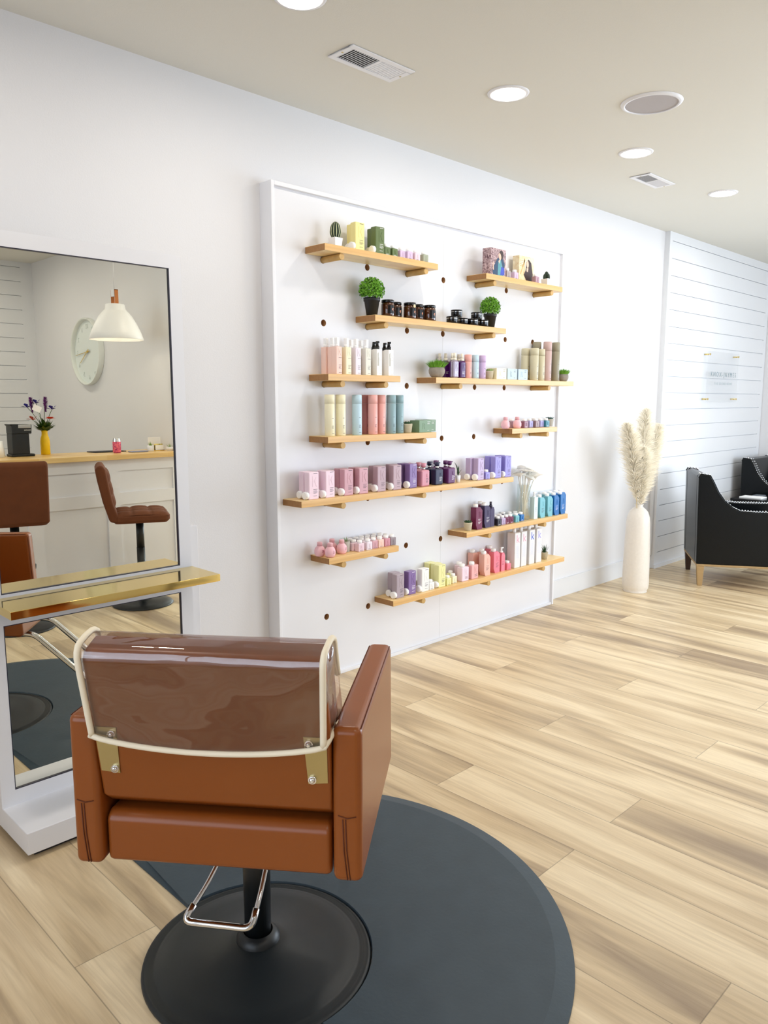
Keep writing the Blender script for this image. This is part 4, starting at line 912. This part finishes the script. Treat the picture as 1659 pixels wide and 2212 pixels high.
MB().lathe([(.300, .0), (.302, .004), (.300, .010), (.292, .013), (.290, .011), (.285, .0145), (.282, .0125), (.277, .0155), (.274, .0135), (.268, .0165), (.262, .0165), (.252, .020), (.22, .022), (.17, .027), (.12, .036), (.08, .048), (.058, .056)], 72, c=(BU, BW, .0)).build('base_disc', M['baserubber'], t)
MB().lathe([(.058, .054), (.056, .066), (.046, .076), (.039, .08)], 40, c=(BU, BW, 0), cap=False).build('base_collar', M['black'], t)
MB().cyl((BU, BW, .07), (BU, BW, .455), .0345, .0375, 36).box(BU-.1, BU+.1, BW-.13, BW+.16, .442, .452).build('hydraulic_post', M['black'], t)
def arcpts(P, r=.02, n=5):
    P = [Vector(p) for p in P]; out = [P[0]]
    for i in range(1, len(P)-1):
        a = (P[i-1]-P[i]).normalized(); b = (P[i+1]-P[i]).normalized(); s_ = P[i]+a*r; e_ = P[i]+b*r
        for k in range(n+1): q = k/n; out.append((s_*(1-q)+P[i]*q)*(1-q)+(P[i]*(1-q)+e_*q)*q)
    out.append(P[-1]); return out
lv = MB(); lv.tube(arcpts([(-.068, -.02, .442), (-.080, -.085, .365), (-.105, -.135, .312), (-.146, -.188, .252), (.020, -.188, .246), (.030, -.135, .308), (.035, -.085, .365), (.052, -.02, .442)], .022), .0062, 14)
lv.tube(arcpts([(-.127, -.163, .280), (-.146, -.188, .252), (.020, -.188, .246), (.025, -.160, .280)], .022), .0085, 14)
lv.build('pump_lever', M['chrome'], t)
fb = MB()
for s in (-1, 1): fb.tube(arcpts([(s*.122, .02, .437), (s*.122, .318, .432), (s*.122, .62, .130), (s*.122, .68, .122)], .035), .0125, 16)
fb.tube([(-.19, .66, .124), (.19, .66, .124)], .0135, 16)
fb.build('footrest', M['chrome'], t)
# clear vinyl cover with cream piping, a separate sleeve over the backrest
def prof(q):
    """q 0..1 along rear hem -> top rear -> top front -> front hem"""
    P = [(-.380, .80), (-.392, .87), (-.404, .94), (-.409, .972), (-.405, .988), (-.394, .996), (-.368, 1.002), (-.345, 1.006), (-.326, 1.003), (-.314, .995), (-.306, .96), (-.281, .88), (-.258, .80)]
    L = [0]
    for i in range(1, len(P)): L.append(L[-1]+math.dist(P[i], P[i-1]))
    d = q*L[-1]; i = max(k for k in range(len(P)-1) if L[k] <= d+1e-9); f = (d-L[i])/(L[i+1]-L[i]); return (P[i][0]*(1-f)+P[i+1][0]*f, P[i][1]*(1-f)+P[i+1][1]*f)
def hem(u): return -.026*max(0, 1-(u/.25)**2)**.8-.012*(1 if u > 0 else .3)*abs(u)/.25*0
NU, NV = 40, 48; vs = []
rdn = random.Random(4)
from mathutils import noise as mnoise
for i in range(NV+1):
    w_, z_ = prof(i/NV)
    for j in range(NU+1):
        u = -.2485+.497*j/NU; zz = z_
        if i < NV*.35: zz += hem(u)*(1-i/(NV*.35))
        nn = mnoise.noise(Vector((u*7, i*.12, 1)))*.0035+mnoise.noise(Vector((u*18, i*.3, 5)))*.0012
        edge = min(1, min(j, NU-j)/4)
        wq = w_-(nn+.002)*edge if i < NV*.45 else w_+nn*edge*.4
        vs.append((u*(.972+.075*i/NV)-.004, wq, zz+(nn*.5 if .45 < i/NV < .6 else 0)))
sh = MB().add(vs, [(i*(NU+1)+j, i*(NU+1)+j+1, (i+1)*(NU+1)+j+1, (i+1)*(NU+1)+j) for i in range(NV) for j in range(NU)], True)
for s in (-1, 1):
    n = 18; mrows = 16; v = []
    for i in range(n+1):
        q = i/n; a = prof(q*.5); b = prof(1-q*.5)
        for k in range(mrows+1):
            f = k/mrows; bulge = math.sin(PI*f)*math.sin(PI*min(q*1.1, 1))*.008; cr_ = mnoise.noise(Vector((f*3.5, q*5+s*9, 2)))*.009*math.sin(PI*f)
            v.append((s*(.2485*(.972+.075*(q*.5*(1-f)+(1-q*.5)*f))+bulge+cr_)-.004, a[0]*(1-f)+b[0]*f, a[1]*(1-f)+b[1]*f))
    sh.add(v, [(i*(mrows+1)+k, i*(mrows+1)+k+1, (i+1)*(mrows+1)+k+1, (i+1)*(mrows+1)+k) for i in range(n) for k in range(mrows)], True)
t = sh.build('vinyl_cover', M['vinyl'], t, fixn=False); t['label'] = 'clear vinyl sleeve with cream piping over the back'
for s in (-1, 1):
    MB().tube([(s*.2462*(.972+.075*i/40)-.004, prof(i/40)[0]-(.002 if i < 20 else -.001), prof(i/40)[1]+(.002 if 12 < i < 30 else 0)) for i in range(0, 31)], .0066, 10, flat=1).build('edge_piping', M['piping'], t)
hp = []
for j in range(0, 25): u = -.249+.498*j/24; hp.append((u*.972-.004, prof(0)[0]-.003, .80+hem(u)))
for k in range(1, 9): f = k/9; a, b = prof(0), prof(1); hp.append((.2395+.018*f+.006*math.sin(f*PI), a[0]*(1-f)+b[0]*f, .80+.022*math.sin(f*PI)))
for j in range(0, 13): u = .249-.498*j/12; hp.append((u*1.045-.004, prof(1)[0]+.003, .80))
for k in range(1, 9): f = k/9; a, b = prof(1), prof(0); hp.append((-.2485-.015*(1-f), a[0]*(1-f)+b[0]*f, .80))
MB().tube(hp, .0062, 10, closed=True).build('hem_piping', M['piping'], t)
# ------------------------------------------------------------------ anti-fatigue mat
def build_mat():
    cx, cy, R = -1.38, -1.44, .785; bx, by = OX+BU*math.cos(TH)+BW*math.sin(TH), OY-BU*math.sin(TH)+BW*math.cos(TH); r = .3025; xl = -1.536
    pts = []; ins = []
    aU = math.acos((xl-cx)/R)
    # outer arc from the upper left corner clockwise to the lower left corner
    a0 = aU-.16; n = 90
    for i in range(n+1):
        a = a0+(-2*a0)*i/n; pts.append((cx+R*math.cos(a), cy+R*math.sin(a))); ins.append((-math.cos(a)*.05, -math.sin(a)*.05))
    yb_ = cy-R*math.sin(aU); 
    pts += [(xl+.025, yb_+.012), (xl, yb_+.06)]; ins += [(.03, .03), (.0, .02)]
    dxl = xl-bx; hy = math.sqrt(r*r-dxl*dxl); angL = math.atan2(-hy, dxl); angU = math.atan2(hy, dxl)
    if angL < 0: angL += 2*PI
    m = 40; a1 = angL-2*PI; 
    for i in range(m+1):
        a = a1+(angU-a1)*i/m; pts.append((bx+r*math.cos(a), by+r*math.sin(a))); ins.append((math.cos(a)*.003, math.sin(a)*.003))
    yu = cy+R*math.sin(aU); pts += [(xl, yu-.06), (xl+.025, yu-.012)]; ins += [(.03, -.02), (.03, -.03)]
    N = len(pts); vs = [(x, y, .0005) for x, y in pts]+[(x, y, .004) for x, y in pts]+[(x+a, y+b, .014) for (x, y), (a, b) in zip(pts, ins)]
    mb = MB().add(vs, [(k*N+i, k*N+(i+1) % N, (k+1)*N+(i+1) % N, (k+1)*N+i) for k in range(2) for i in range(N)]+[tuple(range(2*N, 3*N)), tuple(reversed(range(N)))])
    tag(mb.build('salon_mat', M['rubber']), 'dark grey round rubber mat with straight left edge under the salon chair', 'mat')
build_mat()
# ================================================================== floor vase with pampas grass
VC = Vector((2.945, -.25, 0))
t = thing('floor_vase', 'tall white speckled ceramic floor vase standing by the wall', 'vase', VC)
MB().lathe([(.0001, 0), (.088, 0), (.090, .004), (.084, .010), (.097, .030), (.100, .06), (.099, .20), (.094, .40), (.089, .54), (.084, .585), (.070, .625), (.048, .65), (.033, .66), (.029, .672), (.034, .684), (.031, .686), (.025, .676), (.025, .60)], 64, cap=False).build('vessel', M['ceramic'], t)
PL = [((-.27, -.01, 1.30), .14, 'leftmost tall pampas plume in the floor vase'), ((.095, .02, 1.405), .13, 'tallest central pampas plume in the floor vase'), ((.28, .0, 1.28), .14, 'rightmost pampas plume in the floor vase'), ((-.09, -.05, 1.12), .14, 'low front pampas plume in the floor vase'), ((.12, .03, 1.16), .14, 'pampas plume behind the low front one in the floor vase')]
for n_, ((dx, dy, h), wid, lab) in enumerate(PL):
    t = thing('pampas_grass', lab, 'dried grass', VC, 0, 'pampas plumes in the floor vase'); rd = random.Random(40+n_)
    def ax(q): return Vector((dx*.06+dx*q**1.5*.94, dy*.1+dy*q, .50+(h-.50)*q))
    MB().tube([ax(q/12) for q in range(0, 12)], .0028, 6, taper=lambda q: 1-.6*q).build('stem', M['stem'], t)
    p = MB()
    for i in range(3800):
        q = rd.uniform(.29, 1.0); c = ax(q); env = math.sin(min((q-.28)/.72, 1)*PI)**.5*wid*.85+.014; a = rd.random()*2*PI; out = Vector((math.cos(a), math.sin(a), 0))
        L_ = env*rd.uniform(.55, 1.15); up = Vector((dx*.4, dy*.4, 1.0)).normalized(); d = (out*rd.uniform(.35, .9)+up*rd.uniform(.5, 1.1)).normalized(); s_ = d.orthogonal().normalized(); s_ = Matrix.Rotation(rd.random()*6.28, 3, d) @ s_
        w = .0022; m1_ = c+d*L_*.5+out*L_*.06; e_ = c+d*L_+out*L_*.16-Vector((0, 0, L_*.16))
        p.add([c-s_*w*.5, c+s_*w*.5, m1_+s_*w, m1_-s_*w, e_], [(0, 1, 2, 3), (3, 2, 4)], True)
    p.build('plume', M['plume'], t, fixn=False)
# ================================================================== club chairs and side table
def armchair(loc, rz, lab):
    """local x = across, local -y = the way it faces; origin at the near left back leg"""
    t = thing('armchair', lab, 'chair', loc, rz, 'black leather club chairs'); Wd = .68
    poly = [(.035, .18), (.052, .87), (.038, .9), (-.034, .89), (-.062, .842), (-.102, .761), (-.152, .692), (-.21, .642), (-.272, .612), (-.38, .606), (-.70, .606), (-.715, .59), (-.715, .18)]
    for x0, x1, o_ in ((0, .085, -1), (Wd-.085, Wd, 1)):
        a = MB().prism(poly, x0, x1, 'yz').build('side', M['navyleather'], t, bevel=.008, seg=3)
        pp = MB(); nl = MB(); nl2 = MB(); xe = x0+.006 if o_ < 0 else x1-.006
        path = [(x0 if o_ < 0 else x1, y, z) for y, z in poly[:12]]
        pp.tube([(xe, y, z) for _, y, z in path[1:]], .0045, 8); pp.build('welt', M['navyleather'], a)
        P = [Vector((0, y, z)) for _, y, z in path[2:11]]; seg = []; 
        for i in range(len(P)-1):
            n = max(1, int((P[i+1]-P[i]).length/.021))
            for k in range(n): seg.append(P[i].lerp(P[i+1], k/n))
        for q in seg:
            for nl_, xx in ((nl, x0+.014), (nl2, x1-.014)): nl_.sphere((xx, q.y, q.z+.0015), .0062, 8, 5)
        nl.build('nailhead_row', M['nail'], a); nl2.build('nailhead_row', M['nail'], a)
    MB().prism([(.035, .18), (.052, .88), (.030, .897), (-.03, .887), (-.09, .50), (-.09, .18)], .086, Wd-.086, 'yz').build('back', M['navyleather'], t, bevel=.01, seg=3)
    MB().box(.088, Wd-.088, -.70, -.10, .185, .30).build('seat_base', M['navyleather'], t, bevel=.008)
    MB().box(.09, Wd-.09, -.71, -.10, .305, .45).build('seat_cushion', M['navyleather'], t, bevel=.03, seg=4)
    MB().box(.002, Wd-.002, -.712, .032, .163, .18).build('base_rail', M['legwood'], t, bevel=.002, seg=1)
    for x, y, mm in ((.004, .028, 'legwood'), (Wd-.004, .028, 'darkwood'), (.004, -.712, 'legwood'), (Wd-.004, -.712, 'legwood')):
        sx = 1 if x < .3 else -1; sy = -1 if y > -.3 else 1; lg = MB()
        def sq(w, z, off): return [(x+sx*off, y+sy*off, z), (x+sx*(off+w), y+sy*off, z), (x+sx*(off+w), y+sy*(off+w), z), (x+sx*off, y+sy*(off+w), z)]
        lg.add(sq(.056, .163, 0)+sq(.036, 0, .014), [(0, 1, 2, 3), (7, 6, 5, 4), (0, 4, 5, 1), (1, 5, 6, 2), (2, 6, 7, 3), (3, 7, 4, 0)]).build('leg', M[mm], t, bevel=.002, seg=1)
    return t
armchair((3.455, -.54, 0), math.radians(32), 'black leather armchair with nailhead trim, side towards the viewer')
armchair((5.44, -.12, 0), 0, 'black leather armchair far in the corner behind the side table')
t = thing('side_table', 'black side table between the two armchairs', 'table', (5.16, -.37, 0))
MB().box(-.22, .22, -.20, .20, .522, .55).build('tabletop', M['blackgloss'], t, bevel=.003)
for x in (-.19, .19):
    for y in (-.17, .17): MB().box(x-.014, x+.014, y-.014, y+.014, 0, .522).build('leg', M['blackgloss'], t)
tag(MB().box(-.10, .05, -.1, .1, 0, .012).build('magazine', M['paper'], bevel=.001, seg=1, loc=(5.10, -.33, .5503)), 'white magazine lying on the black side table', 'magazine')
tag(MB().box(-.06, .06, -.045, .045, 0, .006).build('booklet', cmat('6f7680', .5), bevel=.001, seg=1, loc=(5.29, -.31, .5503)), 'small grey booklet beside the magazine on the side table', 'booklet')
# ================================================================== reception side, seen in the mirror
t = thing('reception_counter', 'white panelled reception counter under the wooden bar top, reflected in the mirror', 'counter', (0, 0, 0))
MB().box(-1.78, .64, -3.66, -3.313, 0, 1.029).build('counter_body', M['white'], t)
pf = MB(); yA, yB = -3.313, -3.30
for z0, z1 in ((.0, .12), (.680, .773), (.941, 1.029)): pf.box(-1.78, .64, yA, yB, z0, z1)
for c in (-1.70, -1.117, -.531, .058, .615):
    w = .05; pf.box(max(c-w, -1.78), min(c+w, .64), yA, yB-.0002, .12, .68); pf.box(max(c-w, -1.78), min(c+w, .64), yA, yB-.0002, .773, .941)
pf.build('panel_frame', M['white'], t)
tag(MB().box(-1.80, .635, -3.72, -3.25, 1.0295, 1.067).build('wooden_countertop', M['ledge'], bevel=.003), 'butcher block bar top on the white reception counter', 'countertop')
ZT = 1.0675
def stool(loc, rz, dz, lab):
    """faces local +x"""
    t = thing('bar_stool', lab, 'stool', loc, rz, 'brown bar stools at the counter')
    MB().lathe([(.0001, 0), (.212, 0), (.215, .004), (.208, .012), (.15, .022), (.07, .034), (.034, .05), (.030, .07)], 56).build('base', M['black'], t)
    MB().cyl((0, 0, .05), (0, 0, .42), .029).cyl((0, 0, .42), (0, 0, .62+dz), .0275).box(-.09, .09, -.09, .09, .612+dz, .622+dz).build('column', M['black'], t)
    zf = .30+dz if dz else .22; MB().tube([(.03, 0, zf), (.03, .0, zf)] and [(.028*math.cos(a), .028*math.sin(a), zf) for a in (-1.2,)]+[(.10, -.11, zf), (.20, -.12, zf), (.235, -.08, zf), (.245, 0, zf), (.235, .08, zf), (.20, .12, zf), (.10, .11, zf)]+[(.028*math.cos(1.2), .028*math.sin(1.2), zf)], .010, 10).build('footrest', M['black'], t)
    MB().tube([(.0, -.05, .61+dz), (.0, -.12, .60+dz), (.0, -.17, .57+dz)], .004, 8).build('height_lever', M['black'], t)
    # quilted seat: grid 3x3 of pillowed squares
    def quilt(mb, fn, nu=30, nv=30, cells=3):
        vs = []
        for i in range(nu+1):
            for j in range(nv+1):
                a, b = i/nu, j/nv; ca = abs(math.sin(a*cells*PI))**.45; cb = abs(math.sin(b*cells*PI))**.45
                e = min(1, 8*a, 8*(1-a))*min(1, 8*b, 8*(1-b)); vs.append(fn(a, b, .012*(ca*cb)+.014*e**.5))
        mb.add(vs, [(i*(nv+1)+j, i*(nv+1)+j+1, (i+1)*(nv+1)+j+1, (i+1)*(nv+1)+j) for i in range(nu) for j in range(nv)], True)
    s = MB().rbox(-.19, .20, -.20, .20, .622+dz, .690+dz, .05, 5, r2=.02); quilt(s, lambda a, b, h: (-.185+.38*a, -.195+.39*b, .682+dz+h-.012*(2*a-1)**2)); s.build('seat', M['suede'], t)
    b = MB().prism([(-.15, .625+dz), (-.205, .64+dz), (-.245, .78+dz), (-.275, .93+dz), (-.285, 1.0+dz), (-.27, 1.03+dz), (-.235, 1.035+dz), (-.215, 1.0+dz), (-.20, .90+dz), (-.175, .76+dz), (-.14, .66+dz)], -.195, .195, 'xz')
    ob = b.build('backrest', M['suede'], t, bevel=.022, seg=4)
    q = MB(); quilt(q, lambda a, b_, h: (-.172-.045*a+h-.004+.0*a, -.18+.36*b_, .735+dz+.265*a)); q.build('backrest_quilting', M['suede'], ob)
    return t
stool((.035, -2.86, 0), math.radians(24), 0, 'brown quilted bar stool seen from the side, right one in the mirror')
stool((-.83, -2.85, 0), -math.radians(74), .07, 'brown bar stool with its flat back turned to the mirror, left one')
# pendant
t = thing('pendant_lamp', 'white bell pendant lamp on a leather strap, reflected in the mirror', 'lamp', (.24, -3.5, 0))
MB().lathe([(.200, 1.935), (.203, 1.938), (.185, 1.99), (.158, 2.05), (.125, 2.11), (.095, 2.145), (.076, 2.165), (.072, 2.20), (.068, 2.203), (.001, 2.203)], 56, cap=False).lathe([(.199, 1.936), (.181, 1.99), (.154, 2.05), (.121, 2.108), (.091, 2.142), (.001, 2.16)], 56, cap=False).build('lamp_shade', M['lampwhite'], t, fixn=False)
MB().prism([(-.014, 2.17), (.014, 2.17), (.014, 2.31), (-.014, 2.31)], .030, .034, 'xz').prism([(-.014, 2.19), (.014, 2.19), (.014, 2.31), (-.014, 2.31)], -.034, -.030, 'xz').box(-.014, .014, -.034, .034, 2.306, 2.311).build('strap', M['strap'], t)
MB().box(-.016, .016, -.026, .026, 2.26, 2.312).build('socket', M['white'], t)
MB().cyl((0, 0, 2.31), (0, 0, ZC), .004, n=8).build('cord', M['white'], t)
MB().sphere((0, 0, 2.03), .03).build('bulb', M['bulb'], t)
# wall clock
t = thing('wall_clock', 'round pale wall clock with brass hands, reflected in the mirror', 'clock', (.6385, -4.87, 1.92))
ry = Matrix.Rotation(-PI/2, 4, 'Y')
def L_(prof, n=64): m = MB(); m.lathe(prof, n, cap=False, mat4=ry); return m
L_([(.305, .0), (.308, .05), (.300, .052), (.292, .046), (.290, .012)]).build('rim', mat('clock_rim', 'dfe3de', .4), t)
L_([(.0001, .012), (.291, .012)]).build('face', mat('clock_face', 'dfe6e4', .6), t)
hn = MB()
def hand(dy, dz, x, w, back=.2):
    d = Vector((0, dy, dz)); s_ = Vector((0, -dz, dy)).normalized()*w; b = -d*back
    hn.add([Vector((x, 0, 0))+b-s_, Vector((x, 0, 0))+b+s_, Vector((x, 0, 0))+d+s_*.5, Vector((x, 0, 0))+d-s_*.5, Vector((x-.002, 0, 0))+b-s_, Vector((x-.002, 0, 0))+b+s_, Vector((x-.002, 0, 0))+d+s_*.5, Vector((x-.002, 0, 0))+d-s_*.5], [(0, 1, 2, 3), (7, 6, 5, 4), (0, 4, 5, 1), (1, 5, 6, 2), (2, 6, 7, 3), (3, 7, 4, 0)])
hand(-.255, -.025, -.022, .004); hand(-.155, -.10, -.026, .006); hn.cyl((-.018, 0, 0), (-.030, 0, 0), .010); hn.build('hands', M['gold'], t)
for k in range(12):
    a = 2*PI*k/12; nu_ = 12 if k == 0 else k
    # the clock hangs on a wall facing -x, so its numerals are read from there
    text_mesh('numeral', str(nu_), .06, mat('clock_numeral', 'ced5d2', .5), t, (-.0135, .235*-math.sin(a)+.0+(.02 if nu_ < 10 else .03), .235*math.cos(a)-.021), (PI/2, 0, -PI/2), .002)
# things on the bar top
t = thing('coffee_maker', 'black single cup coffee maker with silver lid on the bar top', 'coffee maker', (-.49, -3.60, ZT))
MB().rbox(-.085, .08, -.06, .06, 0, .018, .01, 3).build('base', M['black'], t)
MB().box(-.075, .045, -.055, .055, .018, .165).prism([(-.075, .165), (.062, .165), (.066, .22), (.066, .232), (-.085, .235), (-.085, .226), (-.075, .222)], -.058, .058, 'xz').build('body', M['black'], t, bevel=.004)
MB().box(-.03, .06, -.0605, .0605, .206, .231).build('lid', mat('lid_silver', 'a9a9a6', .3, metal=.8), t, bevel=.003)
text_mesh('lettering', 'KEURIG', .014, cmat('d8d8d4'), t, (.058, .0586, .186), (PI/2, 0, PI), .0004)
t = thing('cup_stack', 'white paper cup at the mirror edge beside the coffee maker', 'cup', (-.655, -3.60, ZT)); MB().lathe([(.0001, 0), (.052, 0), (.040, .115), (.038, .115), (.036, .11), (.0001, .11)], 36).build('cup', M['paper'], t)
t = thing('yellow_vase', 'yellow glazed vase holding the flowers on the bar top', 'vase', (-.292, -3.655, ZT)); MB().lathe([(.0001, 0), (.032, 0), (.034, .004), (.034, .10), (.030, .125), (.023, .145), (.021, .165), (.024, .182), (.022, .182), (.019, .16)], 40, cap=False).build('vessel', mat('yellow_glaze', 'f2c813', .25), t)
VV = Vector((-.292, -3.655, ZT+.14))
def stemmed(name, lab, tip, bloom_fn, m, group='cut flowers in the yellow vase', stemc='3f5a20'):
    t = thing(name, lab, 'flower', VV, 0, group); tip = Vector(tip)-VV
    MB().tube([(0, 0, 0), (tip.x*.25, tip.y*.25, tip.z*.45), (tip.x*.75, tip.y*.75, tip.z*.85), tip], .0022, 6).build('stem', cmat(stemc, .6), t)
    b = MB(); bloom_fn(b, tip); b.build('bloom', m, t, fixn=False)
def iris(b, c):
    for k in range(6):
        a = k*PI/3+.3; d = Vector((math.cos(a), math.sin(a), .35 if k % 2 else 1.2)).normalized(); s_ = Vector((-math.sin(a), math.cos(a), 0)); L__ = .050
        b.add([c-s_*.003, c+s_*.003, c+d*L__*.6+s_*.017, c+d*L__-Vector((0, 0, .008)), c+d*L__*.6-s_*.017], [(0, 1, 2, 3, 4)], True)
def liatris(b, c):
    rd = random.Random(8)
    for i in range(520):
        q = rd.random(); p = c+Vector((-c.x*.12, 0, -.11))*q; a = rd.random()*2*PI; d = Vector((math.cos(a), math.sin(a), .5)).normalized(); s_ = d.orthogonal().normalized()
        r = .021*(.5+.6*math.sin(PI*min(q+.12, 1))); b.add([p-s_*.0018, p+s_*.0018, p+d*r], [(0, 1, 2)], True)
def daisy(b, c):
    for g in range(3):
        for k in range(16):
            a = 2*PI*k/16+g*.2; d = Vector((math.cos(a), math.sin(a), .12+.25*g)).normalized(); s_ = Vector((-math.sin(a), math.cos(a), 0)); L__ = .046-.008*g
            b.add([c-s_*.002, c+s_*.002, c+d*L__*.7+s_*.008, c+d*L__, c+d*L__*.7-s_*.008], [(0, 1, 2, 3, 4)], True)
pI, pL, pO, pR = cmat('2f2a8c', .6), cmat('7a2a86', .7), cmat('e8501e', .6), cmat('b8503a', .6)
stemmed('iris_flower', 'deep blue iris, leftmost flower above the yellow vase', (-.415, -3.63, 1.420), iris, pI)
stemmed('iris_flower', 'deep blue iris at the right of the yellow vase bouquet', (-.235, -3.63, 1.405), iris, pI)
stemmed('iris_flower', 'deep blue iris behind the white card in the bouquet', (-.335, -3.67, 1.45), iris, pI)
stemmed('liatris_flower', 'purple spike flower leaning left in the bouquet', (-.378, -3.66, 1.492), liatris, pL)
stemmed('liatris_flower', 'tallest purple spike flower upright in the bouquet', (-.277, -3.64, 1.495), liatris, pL)
stemmed('daisy_flower', 'bright orange daisy low at the right of the bouquet', (-.262, -3.61, 1.335), daisy, pO)
stemmed('lily_flower', 'dull orange bloom low at the left of the bouquet', (-.385, -3.62, 1.328), iris, pR)
t = thing('leaf_sprig', 'green leaves at the neck of the yellow vase', 'foliage', VV); lf = MB(); rd = random.Random(2)
for i in range(80):
    a = rd.random()*2*PI; L__ = rd.uniform(.05, .125); el = rd.uniform(.5, 1.3); d = Vector((math.cos(a)*math.cos(el), math.sin(a)*math.cos(el), math.sin(el))); s_ = Vector((-math.sin(a), math.cos(a), 0)); c = Vector((0, 0, .03))
    lf.add([c, c+d*L__*.5+s_*.018, c+d*L__+Vector((0, 0, -.012)), c+d*L__*.5-s_*.018], [(0, 1, 2, 3)], True)
lf.build('leaves', mat('bouquet_leaf', '3b5a1c', .5, vary=.4, vscale=40), t, fixn=False)
t = thing('gift_card', 'white card on a pick standing in the bouquet', 'card', VV); MB().box(-.001, .001, -.001, .001, -.02, .19).build('pick', M['paper'], t)
o = MB().box(-.030, .030, -.0008, .0008, -.022, .022).build('card', M['paper'], t, loc=(-.058, .035, .205)); o.rotation_euler = (0, .45, .1); 
MB().tube([(0, 0, .0), (-.03, .02, .12), (-.058, .034, .19)], .0015, 6).build('holder', cmat('dfe6dc'), t)
t = thing('drink_can', 'pink patterned drink can on the bar top', 'can', (.165, -3.43, ZT))
pk = bpy.data.materials.new('pink_can'); pk.use_nodes = True; nt = pk.node_tree; bs = nt.nodes['Principled BSDF']; tc = nt.nodes.new('ShaderNodeTexCoord'); n = nt.nodes.new('ShaderNodeTexNoise'); n.inputs['Scale'].default_value = 45; n.inputs['Distortion'].default_value = 2; nt.links.new(tc.outputs['Object'], n.inputs['Vector']); r = nt.nodes.new('ShaderNodeValToRGB'); e = r.color_ramp.elements; e[0].position = .42; e[0].color = lin('a01d6e'); e[1].position = .5; e[1].color = lin('ee7389'); nt.links.new(n.outputs['Fac'], r.inputs[0]); nt.links.new(r.outputs[0], bs.inputs['Base Color']); bs.inputs['Roughness'].default_value = .3
MB().lathe([(.0001, .003), (.024, 0), (.031, .010), (.031, .088)], 36, cap=False).build('body', pk, t); MB().lathe([(.031, .088), (.031, .098), (.026, .112), (.026, .115), (.023, .113), (.0001, .112)], 36, cap=False).build('top', M['chrome'], t)
tag(MB().rbox(-.075, .075, -.037, .037, 0, .009, .012, 4).build('phone', cmat('8d94b0', .3), loc=(.345, -3.435, ZT)), 'grey blue phone lying on the bar top', 'phone')
t = thing('potted_air_plant', 'small air plant in a white round pot beside the card holder', 'potted plant', (.462, -3.455, ZT), 0, 'air plants on the bar top'); MB().lathe([(.0001, 0), (.024, 0), (.026, .003), (.026, .046), (.023, .046), (.0001, .042)], 28).build('pot', M['white'], t); blades(MB(), (0, 0, .042), 22, .008, .038, .004, .9, seed=14).build('air_plant', LEAFM[3], t)
t = thing('card_holder', 'brass card holder with white cards on the bar top', 'card holder', (.545, -3.47, ZT)); MB().box(-.038, .038, -.016, .016, 0, .006).box(-.038, .038, -.016, -.012, .006, .055).build('stand', M['gold'], t); MB().box(-.034, .034, .0, .010, .0065, .045).build('cards', M['paper'], t)
t = thing('potted_air_plant', 'small air plant in a white faceted bowl at the right mirror edge', 'potted plant', (.60, -3.40, ZT), 0, 'air plants on the bar top'); MB().lathe([(.0001, 0), (.020, 0), (.032, .018), (.028, .032), (.025, .032), (.0001, .028)], 6, smooth=False).build('pot', M['white'], t); blades(MB(), (0, 0, .028), 22, .008, .038, .004, .9, seed=15).build('air_plant', LEAFM[3], t)
tag(MB().box(-.055, .055, -.003, .003, 0, .105).build('counter_sign', M['paper'], loc=(.575, -3.60, ZT)), 'blank white upright sign at the right end of the bar top', 'sign')
tag(MB().box(-.13, .13, -.07, .07, 0, .006).build('serving_tray', M['dark'], loc=(.17, -3.62, ZT)), 'thin dark tray lying flat behind the drink can', 'tray')
# ------------------------------------------------------------------ every part keeps its object coordinates; nothing else to do
